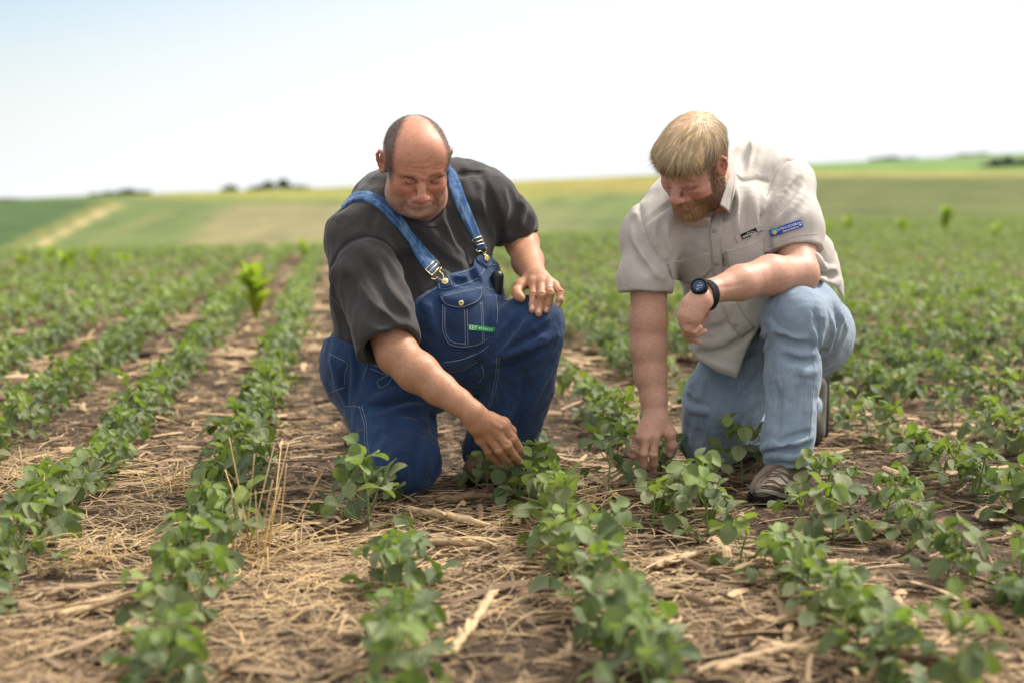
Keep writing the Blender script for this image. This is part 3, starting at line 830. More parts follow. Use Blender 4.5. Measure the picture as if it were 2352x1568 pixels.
    creases(K0, K, FL+[('r', .006, .0012, [c6(690, 400), c6(560, 320), c6(430, 250)]), ('r', .006, .0012, [c6(590, 460), c6(480, 370), c6(380, 290)]), ('r', .006, .0011, [c6(500, 520), c6(410, 420), c6(330, 330)]), ('r', .007, .0012, [c6(770, 350), c6(640, 270), c6(500, 200)]),
        ('v', .008, .0012, [c6(640, 420), c6(530, 340), c6(420, 270)]), ('r', .006, .0012, [c2(700, 400), c2(860, 500), c2(1000, 640), c2(1130, 760)]), ('r', .006, .0010, [c2(640, 330), c2(780, 470), c2(900, 600)]), ('v', .012, .0018, [c2(800, 560), c2(920, 660), c2(1040, 740)]),
        ('v', .006, .0012, [c6(190, 330), c6(300, 240), c6(400, 110)]), ('r', .006, .0012, [c7(690, 420), c7(720, 360), c7(740, 310)]), ('r', .006, .0012, [c7(860, 410), c7(830, 350), c7(800, 300)]), ('v', .006, .0015, [c7(540, 330), c7(740, 270), c7(940, 330)])])
    def colf(V):
        q = f.inv(V); n = len(V); c = np.tile(np.array([.50, .255, .165]), (n, 1))
        hd = (np.linalg.norm(q/np.array([.095, .13, .15]), axis=1) < 1.15)
        x, y, z = q.T
        tan = np.tile(np.array([.46, .235, .138]), (n, 1)); c = np.where(hd[:, None], np.array([.57, .268, .178]), tan)
        ck = np.exp(-(((np.abs(x)-.045)/.02)**2+((z+.03)/.02)**2))*(y > .03)*hd
        c = lerp(c, np.array([.50, .16, .12]), np.clip(ck*.6, 0, 1))
        ns = np.exp(-((x/.018)**2+((z+.038)/.016)**2))*(y > .09)*hd
        c = lerp(c, np.array([.56, .19, .14]), np.clip(ns*.7, 0, 1))
        lip = np.exp(-((x/.02)**4+((z+.0712)/.006)**2))*(y > .085)*hd
        c = lerp(c, np.array([.42, .14, .12]), np.clip(lip*.7, 0, 1))
        earm = ((np.abs(x) > .078) & (np.abs(z) < .05) & (y < .02) & hd).astype(float); c = lerp(c, np.array([.52, .20, .15]), earm*.6)
        ylim = -.082+np.clip(np.abs(x)/.078, 0, 1.2)**1.3*.172
        h = sstep(-.030, .022, ylim-y+.006*np.sin(x*300)*np.sin(z*260+y*200))*sstep(-.035, -.005, z+.25*np.clip(-y, 0, .1))*hd*(1-earm)
        c = lerp(c, np.array([.070, .046, .034]), np.clip(h*.82, 0, 1))
        st = sstep(-.040, -.062, z)*sstep(-.02, .01, y)*hd*(1-earm)
        st = np.maximum(st, sstep(.02, -.03, z)*hd*(np.abs(x) > .055)*sstep(-.02, .0, y)*sstep(.05, .03, y)*.8*(1-earm))
        nzv = .5+.5*np.sin(V@np.array([900., 700, 800]))*np.sin(V@np.array([-800., 900, 500]))
        c = lerp(c, np.array([.40, .30, .25]), np.clip(st*(.25+.35*nzv), 0, 1))
        u, v, _ = pix(V)
        for ln in ([h2(425, 960), h2(450, 1000), h2(520, 1005), h2(580, 970)], [h2(770, 968), h2(830, 1000), h2(885, 965)]):
            c = lerp(c, np.array([.07, .035, .03]), np.exp(-(pdist(u, v, ln)/1.6)**2)*.75*(y > .05)*hd)
        for ln in ([h2(430, 892), h2(500, 915), h2(600, 962)], [h2(782, 955), h2(860, 915), h2(950, 878)]):
            c = lerp(c, np.array([.16, .095, .07]), np.exp(-(pdist(u, v, ln)/2.4)**2)*.75*(y > .05)*hd)
        c = lerp(c, np.array([.36, .13, .11]), np.exp(-(pdist(u, v, [h2(500, 1285), h2(625, 1308), h2(720, 1285)])/3.0)**2)*.6*(y > .05)*hd)
        lash = 0*x if True else np.exp(-(((np.abs(x)-.031)/.013)**4+((z+.0085)/.0022)**2))*(y > .07)*hd
        c = lerp(c, np.array([.06, .035, .03]), np.clip(lash*.9, 0, 1))
        return c
    pers, skVF = person_mesh('person', K, (-.62, 3.3, .05), (.25, 4.15, 1.02), .0022, None, M['skin'], colf)
    tag(pers, 'balding man in bib overalls and charcoal T-shirt kneeling with one hand on a soybean plant', 'person', 'men kneeling in the field')
    ob.parent = pers
    shp, shVF = person_mesh('t_shirt', shirt, (-.66, 3.3, .30), (.22, 4.3, 1.02), .0042, pers, M['tee'], None)
    s_all = Surf(ovVF, shVF); s_sh = Surf(shVF); s_sk = Surf(skVF)
    # rib collar of the T-shirt
    cl = [c1(905, 690), c1(930, 760), c1(905, 820), c1(840, 852), c1(760, 838), c1(700, 812), c1(620, 770)]
    mb = MB()
    for k_, r_ in ((0, .0045), (6, .0045), (12, .0045)):
        q = [(u+k_*.30, v+k_*.42) for u, v in cl]; v_, f_ = tube(s_all.line(q, .0005), r_, 8); mb.add(v_, f_)
    mb.build('neckband', M['tee'], shp)
    mb = stitch(s_sh, [[c1(110, 1180), c1(200, 1020), c1(300, 950), c1(430, 935), c1(560, 1010), c1(650, 1130)], [c1(1020, 490), c1(1100, 472), c1(1195, 472)], [c2(335, 232), c2(560, 200), c2(785, 155)]], .0008)
    mb.build('stitching', M['thread_dark'], shp)
    ps = s_sh.sheet([c5(590, 268), c5(660, 255), c5(735, 262)], [c5(640, 470), c5(690, 430), c5(760, 380)], 8, 8, .0022)
    mesh_np('chest_pocket', ps[0], ps[1], M['tee'], shp)
    # bib trims
    A = [c5(325, 900), c5(500, 870), c5(790, 790), c5(955, 800)]; B = [c5(350, 1290), c5(430, 1385), c5(600, 1402), c5(780, 1365), c5(930, 1240)]
    pk = so.sheet(A, B, 20, 16, .003); pko = mesh_np('bib_pocket', pk[0], pk[1], M['denim'], ob)
    A = [c5(303, 800), c5(450, 752), c5(600, 722), c5(800, 700)]; B = [c5(312, 860), c5(365, 912), c5(450, 950), c5(560, 960), c5(650, 932), c5(740, 888), c5(808, 800)]
    fl = so.sheet(A, B, 20, 8, .0062); flo = mesh_np('pocket_flap', fl[0], fl[1], M['denim'], ob)
    A = [c5(288, 600), c5(410, 572)]; B = [c5(305, 738), c5(456, 702)]
    pa = so.sheet(A, B, 8, 8, .004); 
    mesh_np('button_patch', pa[0], pa[1], M['denim'], ob)
    A = [c5(722, 395), c5(850, 335)]; B = [c5(830, 490), c5(905, 445)]
    pb = so.sheet(A, B, 8, 8, .004); mesh_np('button_patch', pb[0], pb[1], M['denim'], ob)
    allF = np.concatenate([x for x in [pk[1][0], pk[1][1]]])
    so2 = Surf(ovVF, (pk[0], np.concatenate(pk[1])), (fl[0], np.concatenate(fl[1])), (pa[0], np.concatenate(pa[1])), (pb[0], np.concatenate(pb[1])))
    L = [[c5(40, 905), c5(110, 835), c5(200, 765), c5(280, 715)], [c5(25, 895), c5(95, 822), c5(190, 752)], [c5(460, 706), c5(600, 672), c5(750, 612)], [c5(430, 578), c5(640, 520), c5(705, 480)],
         [c5(300, 665), c5(322, 732), c5(448, 700), c5(402, 582)], [c5(345, 905), c5(345, 1180), c5(375, 1290), c5(440, 1365), c5(600, 1388), c5(770, 1350), c5(900, 1265)],
         [c5(370, 935), c5(370, 1180), c5(400, 1275), c5(460, 1335), c5(600, 1355)], [c5(590, 962), c5(598, 1150), c5(604, 1390)], [c5(618, 962), c5(626, 1150), c5(634, 1380)],
         [c5(772, 885), c5(788, 1100), c5(800, 1350)], [c5(792, 880), c5(806, 1100), c5(818, 1340)], [c5(322, 815), c5(375, 895), c5(460, 928), c5(560, 938), c5(640, 912), c5(735, 868), c5(785, 800), c5(788, 715)],
         [c5(335, 805), c5(600, 745), c5(790, 712)], [c5(335, 820), c5(600, 762), c5(775, 730)], [c5(825, 712), c5(890, 735), c5(945, 748)], [c5(952, 800), c5(972, 1000), c5(965, 1130)],
         [c5(370, 1562), c5(500, 1542), c5(650, 1502), c5(780, 1442), c5(870, 1372)], [c5(760, 575), c5(800, 540), c5(820, 500)], [c5(900, 460), c5(975, 455), c5(1020, 500)], [c5(740, 390), c5(830, 485), c5(895, 445)],
         [c2(420, 370), c2(540, 420), c2(660, 440)], [c2(1010, 440), c2(1120, 420), c2(1215, 360)], [c2(960, 368), c2(1100, 345), c2(1200, 300)], [c2(115, 300), c2(190, 335), c2(258, 375), c2(240, 450), c2(238, 530)],
         [c2(112, 600), c2(180, 570), c2(242, 548)], [c2(418, 330), c2(400, 400), c2(370, 490)], [c2(345, 690), c2(380, 820), c2(388, 960), c2(415, 1080), c2(470, 1210)], [c2(365, 685), c2(398, 820), c2(406, 960), c2(430, 1070), c2(480, 1190)],
         [c2(1360, 330), c2(1352, 450), c2(1330, 580), c2(1290, 700)], [c2(1378, 330), c2(1370, 450), c2(1348, 580), c2(1306, 705)], [c2(240, 690), c2(330, 690), c2(380, 720)], [c2(320, 900), c2(350, 870), c2(375, 860)],
         [c2(430, 410), c2(520, 450), c2(560, 460), c2(480, 500), c2(500, 550), c2(560, 520), c2(600, 450)], [c2(1250, 390), c2(1262, 460), c2(1215, 525)]]
    stitch(so2, L, .00055, .0006).build('stitching', M['thread'], ob)
    for (x, y, r, m) in ((553, 893, .0075, 'brass'), (960, 757, .0068, 'brass_dark'), (369, 648, .0090, 'brass'), (840, 385, .0085, 'brass')):
        p_, n_ = so2.hit(*c5(x, y), .001); v_, f_ = disc(p_, n_+np.array([0, -.4, 0]), r, .0035)
        bo = mesh_np('button', v_, f_, M[m], ob)
        if m == 'brass' and y in (648, 893):
            sb = Surf((v_, f_[0]))
            w_ = 20 if y == 648 else 15
            surf_text(Surf((v_, np.concatenate([f_[0], np.array([[80+k, 80+k+1, 80+k+2, 80+k+3] for k in range(0, 17)])]))), [c5(x-w_, y-10), c5(x+w_, y-10), c5(x+w_, y+10), c5(x-w_, y+10)], 'KEY', .0012, M['thread_dark'], bo)
    p_, n_ = so2.hit(*c2(465, 338), .001); v_, f_ = disc(p_, n_, .0085, .0035); mesh_np('button', v_, f_, M['brass_dark'], ob)
    gl = quad_patch(so2, [c5(637, 1132), c5(948, 1172), c5(930, 1225), c5(640, 1196)], .0012, .001, M['green'], ob, 'green_label')
    surf_text(QP[gl.name], [c5(645, 1140), c5(735, 1152), c5(733, 1200), c5(645, 1190)], 'KEY', .0008, M['white'], gl)
    mb = MB()
    for yy in (1, 2):
        for k in range(7):
            a_ = c5(752+k*24, 1160+k*3+yy*13); b_ = c5(768+k*24, 1162+k*3+yy*13); v_, f_ = tube([QP[gl.name].hit(*a_, .0003)[0], QP[gl.name].hit(*b_, .0003)[0]], .0008, 4); mb.add(v_, f_)
    mb.build('label_print', M['white'], gl)
    # shoulder straps
    def strap(up, lo_, nu):
        A = [c1(*q) for q in up]; B = [c1(*q) for q in lo_]
        return s_all.sheet(A, B, nu, 4, .0035, off=.0038, smoothn=3)
    st1 = strap([(215, 738), (250, 672), (300, 634), (370, 622), (450, 640), (540, 700), (640, 810), (730, 930), (820, 1030), (905, 1135)], [(216, 752), (262, 705), (330, 686), (380, 690), (430, 716), (505, 775), (600, 880), (690, 990), (750, 1090), (838, 1222)], 40)
    o1 = mesh_np('shoulder_strap', st1[0], st1[1], M['strapdenim'], ob)
    st2 = strap([(966, 430), (1010, 480), (1060, 570), (1100, 700), (1150, 830), (1190, 935), (1215, 985), (1228, 1022)], [(966, 575), (985, 640), (1020, 730), (1075, 850), (1120, 930), (1150, 985), (1162, 1010), (1174, 1040)], 34)
    o2 = mesh_np('shoulder_strap', st2[0], st2[1], M['strapdenim'], ob)
    sS = Surf(ovVF, shVF, (st1[0], np.concatenate(st1[1])), (st2[0], np.concatenate(st2[1])), (pa[0], np.concatenate(pa[1])), (pb[0], np.concatenate(pb[1])))
    stitch(sS, [[c1(250, 688), c1(330, 650), c1(430, 668), c1(520, 730), c1(620, 838), c1(710, 950), c1(790, 1062), c1(850, 1150)]], .0007).build('stitching', M['thread'], o1)
    stitch(sS, [[c1(985, 560), c1(1030, 650), c1(1090, 800), c1(1150, 930)]], .0007).build('stitching', M['thread'], o2)
    def buckle(q, mid, par):
        mb = MB()
        pts = [c1(*a) for a in q]; loop = pts+[pts[0]]
        X = []
        for a, b in zip(loop[:-1], loop[1:]):
            for t in np.linspace(0, 1, 5)[:-1]: X.append(sS.hit(a[0]+(b[0]-a[0])*t, a[1]+(b[1]-a[1])*t, .0025)[0])
        X.append(X[0]); v_, f_ = tube(X, .0013, 6); mb.add(v_, f_)
        a, b = c1(*mid[0]), c1(*mid[1]); X = [sS.hit(a[0]+(b[0]-a[0])*t, a[1]+(b[1]-a[1])*t, .003)[0] for t in np.linspace(0, 1, 5)]
        v_, f_ = tube(X, .0013, 6); mb.add(v_, f_); mb.build('buckle', M['brass'], par)
    buckle([(875, 1107), (912, 1150), (848, 1218), (805, 1177)], [(893, 1128), (826, 1198)], o1)
    buckle([(1140, 958), (1200, 938), (1222, 985), (1160, 1002)], [(1150, 982), (1212, 962)], o2)
    def hook(ls, par):
        mb = MB()
        for l in ls:
            X = sS.line([c1(*q) for q in l], .0045, 6); X = (X+np.roll(X, 1, 0)*0+0); v_, f_ = tube(X, .0013, 6); mb.add(v_, f_)
        mb.build('wire_hook', M['brass'], par)
    hook([[(845, 1238), (868, 1247), (885, 1232), (905, 1250), (935, 1256)], [(918, 1168), (905, 1192), (928, 1212), (932, 1235), (935, 1256)]], o1)
    hook([[(1170, 1025), (1185, 1040), (1205, 1045), (1212, 1070), (1232, 1082)], [(1228, 1020), (1232, 1040), (1216, 1052), (1225, 1070), (1232, 1082)]], o2)
    # wedding ring
    pts, r = lf[2]; a, b = pts[0], pts[1]; cpt = a+(b-a)*.60; ax = norm(b-a); u_ = norm(np.cross(ax, [0, 0, 1.])); w_ = np.cross(ax, u_)
    th = np.linspace(0, 2*math.pi, 25)[:-1]; V = []; 
    for dz in (-.0022, .0022):
        for rr in (.0108, .0122): V.append(cpt+ax*dz+rr*(np.cos(th)[:, None]*u_+np.sin(th)[:, None]*w_))
    V = np.concatenate(V); i = np.arange(24); j = (i+1) % 24; Fq = np.concatenate([np.stack([a_*24+i, a_*24+j, b_*24+j, b_*24+i], 1) for a_, b_ in ((0, 1), (1, 3), (3, 2), (2, 0))])
    mesh_np('ring', V, Fq, M['silver'], pers)
    # nails
    def nail(pts, r, up=np.array([0, -1., .45])):
        mb = MB()
        a, b = np.asarray(pts[-2]), np.asarray(pts[-1]); ax = norm(b-a); n_ = norm(up-ax*(up@ax)); s_ = np.cross(ax, n_)
        G_ = []
        for x in np.linspace(-1.15, .45, 6):
            for y in np.linspace(-1, 1, 7):
                wv = .52*r*math.sqrt(max(0, 1-((x+.35)/.95)**4*.6)); G_.append(b+ax*(x*r*.8)+s_*(y*wv)+n_*(r*(.93-.10*x)*math.sqrt(1-.38*y*y)+.0004))
        i, j = np.meshgrid(np.arange(5), np.arange(6), indexing='ij'); a_ = (i*7+j).ravel(); mb.add(np.array(G_), np.stack([a_, a_+1, a_+8, a_+7], 1)); mb.build('fingernail', M['nail'], pers)
    for pts, r in fing[:3]: nail(pts, r)
    for pts, r in lf: nail(pts, r)
    # cropped hair, brows and stubble
    V, F = skVF; q = f.inv(V); rng = np.random.default_rng(3)
    near = np.linalg.norm(q/np.array([.09, .12, .14]), axis=1) < 1.1; fm = near[F].all(1); Fh = F[fm]
    def lenf(X):
        q = f.inv(X); x, y, z = q.T
        ylim = -.082+np.clip(np.abs(x)/.078, 0, 1.2)**1.3*.172
        h = sstep(-.030, .018, ylim-y)*sstep(-.035, -.005, z+.25*np.clip(-y, 0, .1)); e = (np.abs(x) > .079) & (z < .04) & (z > -.04)
        return np.where((rng.random(len(X)) < h) & ~e, .0050, 0)
    dirf = lambda X, n: (f.R@np.array([0, .3, -.6]))[None]+.35*rng.normal(size=X.shape)
    hc_ = lambda X: lerp(np.tile([.055, .040, .030], (len(X), 1)), [.20, .18, .17], sstep(.03, -.02, f.inv(X)[:, 2]))
    R = strands(V, Fh, 26000, dirf, lenf, hc_, .00030, rng, lift=.75, seg=1)
    mesh_np('hair', R[0], R[1], M['hair'], pers, True, {'val': R[2]})
    def lenb(X):
        u, v, _ = pix(X); dd = np.minimum(pdist(u, v, [h2(430, 892), h2(500, 915), h2(600, 962)]), pdist(u, v, [h2(782, 955), h2(860, 915), h2(950, 878)]))
        return np.where(dd < 2.6, .0055, 0)
    R = strands(V, Fh, 26000, lambda X, n: f.R[:, 0][None]*np.sign(f.inv(X)[:, :1])+(f.R[:, 2]*.2)[None]+.2*rng.normal(size=X.shape), lenb, lambda X: np.tile([.16, .10, .07], (len(X), 1)), .0004, rng, lift=.5, seg=1)
    mesh_np('eyebrows', R[0], R[1], M['hair'], pers, True, {'val': R[2]})
    def lens(X):
        x, y, z = f.inv(X).T; s_ = sstep(-.044, -.06, z)*sstep(-.03, .0, y)
        lip = (np.abs(x) < .024) & (np.abs(z+.0715) < .008)
        return np.where((rng.random(len(X)) < s_) & ~lip, .0022, 0)
    R = strands(V, Fh, 14000, lambda X, n: (f.R@np.array([0, .3, -.7]))[None]+.4*rng.normal(size=X.shape), lens, lambda X: np.tile([.50, .42, .36], (len(X), 1)), .00018, rng, lift=.9, seg=1)
    mesh_np('stubble', R[0], R[1], M['hair'], pers, True, {'val': R[2]})
    e1_, w1_ = P(915, 800, 3.58), P(1075, 940, 3.50); ax_ = norm(w1_-e1_)
    def am(X): t = (X-e1_)@ax_; L_ = np.linalg.norm(w1_-e1_); return (t > -.02) & (t < L_) & (np.linalg.norm(X-e1_-t[:, None]*ax_, axis=1) < .08)
    arm_hair(pers, skVF, am, ax_+np.array([.4, 0, -.2]), [.30, .19, .11], 26000, rng)
    # boots
    def boot(heel, toe, up, name='boot'):
        heel = np.array(heel); toe = np.array(toe); d = norm(toe-heel); s_ = np.array([-d[1], d[0], 0]); R_ = np.stack([d, s_, [0, 0, 1.]], 1); Lh = np.linalg.norm(toe-heel)
        mid = (heel+toe)/2
        U = Sdf(); U.u(ell(mid+d*Lh*.22+[0, 0, .045], (Lh*.30, .044, .030), R_), 0); U.u(ell(mid-d*Lh*.22+[0, 0, .050], (Lh*.26, .036, .045), R_), .04)
        U.u(cone(mid-d*Lh*.20+[0, 0, .05], np.array(up), .042, .048), .03); U.u(cone(mid+d*Lh*.1+[0, 0, .05], mid-d*Lh*.15+[0, 0, .085], .032, .038), .02); U.i(plane((0, 0, .022), (0, 0, -1)), .004)
        v, fq = U.mesh(mid-.28, mid+.30, .004)
        o = mesh_np(name, v, fq, M['tanleather'], pers)
        Sx = Sdf(); Sx.u(cone(mid+d*Lh*.24+[0, 0, .012], mid+d*Lh*.30+[0, 0, .012], .049, .047), 0); Sx.u(cone(mid-d*Lh*.30+[0, 0, .012], mid+d*Lh*.24+[0, 0, .012], .040, .048), .01)
        Sx.i(plane((0, 0, .026), (0, 0, 1)), .004); Sx.i(plane((0, 0, .001), (0, 0, -1)), .004); v, fq = Sx.mesh(mid-.28, mid+.28, .004)
        mesh_np('sole', v, fq, M['black'], o); return o
    hb = G(1060, 1118); tb = G(1268, 1108); boot((hb[0], hb[1]+.0, 0), (tb[0], tb[1]+.0, 0), P(1140, 1020, 3.95))
    # the other boot lies behind him with its toe on the ground
    kx = P(905, 1060, 4.2)[0]; U = Sdf(); U.u(cone((kx, 4.20, .085), (kx-.01, 4.34, .10), .050, .042), 0); U.u(cone((kx-.01, 4.35, .12), (kx-.01, 4.37, .045), .042, .038), .03)
    v, fq = U.mesh((kx-.2, 4.0, -.02), (kx+.2, 4.5, .3), .005); mesh_np('boot', v, fq, M['tanleather'], pers)
    # black case sticking out of the bib pocket
    u_, v_ = c5(922, 655); pc, nn = so.hit(u_, v_, .012)
    E = Sdf(); up = norm(P(*c5(925, 560), 3.7)-P(*c5(920, 700), 3.7)); 
    sR_ = Frame(pc, 0, 0, 0); E.u(cone(pc-up*.028, pc+up*.012, .0165, .0175), 0)
    for dx in (-.006, .006): E.s(cone(pc+np.array([dx, -.0185, -.03]), pc+np.array([dx*.6, -.0185, .03]), .0012, .0012), .003)
    v, fq = E.mesh(pc-.06, pc+.06, .0022)
    co = mesh_np('pocket_case', v, fq, M['gloss']); tag(co, 'small rounded black case poking out of the bib pocket of the overalls', 'case')
    return pers, Surf(ovVF), s_sk
# =================================================================== the man in the khaki shirt
def build_man2():
    c3 = crop(2400, 400, 1.7418); c4 = crop(2400, 1200, 1.6509); cb = crop(2570, 420, 3.135)
    c8 = crop(2450, 1600, 3.92); cw = crop(2640, 1080, 4.9); cs = crop(2950, 1750, 4.48)
    def hemcut(center, direction, rad, L=.25):
        c_ = np.asarray(center); d_ = norm(direction)
        def g(p):
            q = p-c_; h_ = q@d_; rr = np.linalg.norm(q-h_[:, None]*d_, axis=1)
            return -np.maximum(np.maximum(-h_, rr-rad), h_-L)
        return g
    # --- jeans
    J0 = Sdf()
    J0.u(ell(P(1800, 775, 4.12), (.182, .150, .135)), 0)
    J0.u(ell(P(1745, 800, 4.08), (.15, .13, .13)), .05)
    J0.u([cone(P(1700, 845, 4.08), P(1660, 930, 4.08), .118, .112), cone(P(1660, 930, 4.08), P(1632, 1012, 4.095), .112, .084)], .04)
    kx = P(1635, 1012, 4.1)
    J0.u([cone(kx, np.array([P(1740, 1000, 4.3)[0], 4.32, .085]), .082, .070), cone(np.array([P(1740, 1000, 4.3)[0], 4.32, .085]), np.array([P(1850, 1000, 4.45)[0], 4.50, .12]), .070, .062)], .03)
    J0.u([cone(P(1868, 765, 4.10), P(1845, 730, 3.86), .118, .098), cone(P(1845, 730, 3.86), P(1824, 728, 3.76), .098, .082)], .04)
    J0.u([cone(P(1822, 728, 3.76), P(1820, 863, 3.745), .083, .071), cone(P(1820, 863, 3.745), P(1810, 1000, 3.735), .071, .066), cone(P(1810, 1000, 3.735), P(1807, 1080, 3.735), .066, .062)], .025)
    jn = J0.copy()
    jf = [('r', .012, .006, [c4(1065, 230), c4(1150, 200), c4(1260, 260), c4(1380, 250)]), ('v', .012, .006, [c4(1075, 300), c4(1160, 250), c4(1270, 300), c4(1400, 300)]),
          ('r', .010, .005, [c4(1090, 140), c4(1140, 170), c4(1130, 260), c4(1080, 320)]), ('r', .012, .007, [c4(1440, 120), c4(1410, 220), c4(1440, 300)]), ('v', .014, .009, [c4(1470, 150), c4(1450, 280), c4(1480, 360)]),
          ('r', .010, .004, [c4(1250, 340), c4(1330, 370), c4(1420, 350)]), ('v', .010, .004, [c4(1200, 380), c4(1300, 410), c4(1420, 400)]), ('r', .010, .004, [c4(1290, 440), c4(1360, 480), c4(1430, 470)]),
          ('r', .012, .005, [c4(1100, 560), c4(1110, 700), c4(1100, 850)]), ('v', .012, .004, [c4(1160, 560), c4(1180, 700), c4(1170, 850)]), ('r', .012, .004, [c4(1390, 560), c4(1380, 700), c4(1370, 860)]),
          ('r', .013, .009, [c4(1060, 990), c4(1120, 960), c4(1220, 950), c4(1320, 930), c4(1390, 900)]), ('v', .011, .009, [c4(1080, 1030), c4(1180, 1000), c4(1290, 1000), c4(1380, 960)]),
          ('r', .011, .008, [c4(1070, 1045), c4(1160, 1030), c4(1280, 1035), c4(1380, 1010)]), ('v', .009, .006, [c4(1190, 930), c4(1280, 900), c4(1370, 870)]), ('v', .008, .006, [c4(1240, 975), c4(1300, 985), c4(1350, 960)]),
          ('r', .012, .007, [c4(930, 780), c4(960, 700), c4(1050, 640)]), ('v', .013, .007, [c4(960, 830), c4(1000, 740), c4(1080, 690)]), ('r', .011, .006, [c4(940, 640), c4(1000, 560), c4(1070, 470)]),
          ('r', .014, .006, [c4(600, 520), c4(580, 700), c4(560, 860)]), ('v', .016, .006, [c4(700, 560), c4(690, 740), c4(660, 920)]), ('r', .014, .006, [c4(790, 600), c4(780, 780), c4(740, 960)]),
          ('v', .014, .007, [c4(540, 620), c4(620, 680), c4(700, 690)]), ('r', .012, .006, [c4(530, 640), c4(600, 720), c4(700, 740)]),
          ('v', .010, .006, [c4(900, 400), c4(960, 360), c4(1050, 320)]), ('r', .010, .005, [c4(1500, 60), c4(1540, 200), c4(1510, 330)]), ('r', .012, .006, [c4(1580, 60), c4(1620, 180), c4(1580, 300)]), ('v', .012, .006, [c4(1540, 40), c4(1580, 190), c4(1540, 330)]),
          ('v', .010, .005, [c4(1420, 60), c4(1430, 130), c4(1445, 220)])]
    folds(J0, jn, jf, .008)
    jn.d(wob(.0010, .05, 31)); jn.d(wob(.0018, .14, 32)); jn.d(wob(.0005, .02, 33, 7))
    jn.i(plane((0, 0, .004), (0, 0, -1)), .01)
    cd = P(1807, 1080, 3.735)-P(1810, 1000, 3.735); cc = P(1807, 1066, 3.735)
    jn.i(hemcut(cc, cd, .11, .12), .003); jn.s(cone(P(1808, 1030, 3.735), P(1806, 1110, 3.735), .050, .057), .004)
    # --- shirt
    T0 = Sdf()
    T0.u(ell(P(1655, 520, 3.97), (.185, .145, .165)), 0)
    T0.u(ell(P(1705, 660, 4.0), (.170, .150, .19)), .06)
    T0.u(ell(P(1815, 640, 4.09), (.135, .12, .135)), .06)
    T0.u(cone(P(1560, 455, 3.98), P(1740, 402, 4.05), .078, .088), .06)
    T0.u(cone(P(1735, 400, 4.05), P(1805, 425, 4.02), .082, .080), .04)
    T0.u([cone(P(1540, 490, 3.93), P(1498, 545, 3.88), .088, .080), cone(P(1498, 545, 3.88), P(1484, 640, 3.85), .080, .068), cone(P(1484, 640, 3.85), P(1484, 730, 3.84), .068, .068)], .035)
    T0.u([cone(P(1800, 430, 3.99), P(1822, 520, 3.90), .082, .076), cone(P(1822, 520, 3.90), P(1832, 640, 3.84), .076, .072)], .035)
    T0.u([cone(P(1690, 740, 3.98), P(1668, 850, 3.985), .118, .108)], .05)
    T0.u(cone(P(1850, 590, 4.05), P(1882, 650, 4.10), .085, .062), .03)
    T0.u(cone(P(1860, 635, 4.08), P(1885, 700, 4.12), .075, .070), .03)
    T0.u(cone(P(1640, 455, 3.92), P(1625, 415, 3.86), .075, .066), .03)
    sh = T0.copy()
    h1 = P(1484, 672, 3.845); d1 = P(1484, 730, 3.84)-P(1487, 640, 3.85); sh.i(hemcut(h1, d1, .11), .003)
    h2 = P(1826, 572, 3.87); d2 = P(1832, 640, 3.84)-P(1816, 520, 3.90); sh.i(hemcut(h2+np.array([0, -.02, 0]), d2, .088, .16), .003)
    sh.s(cone(P(1486, 620, 3.855), P(1484, 740, 3.84), .052, .062), .004)
    sh.s(cone(P(1822, 520, 3.89), P(1832, 650, 3.84), .050, .068), .004)
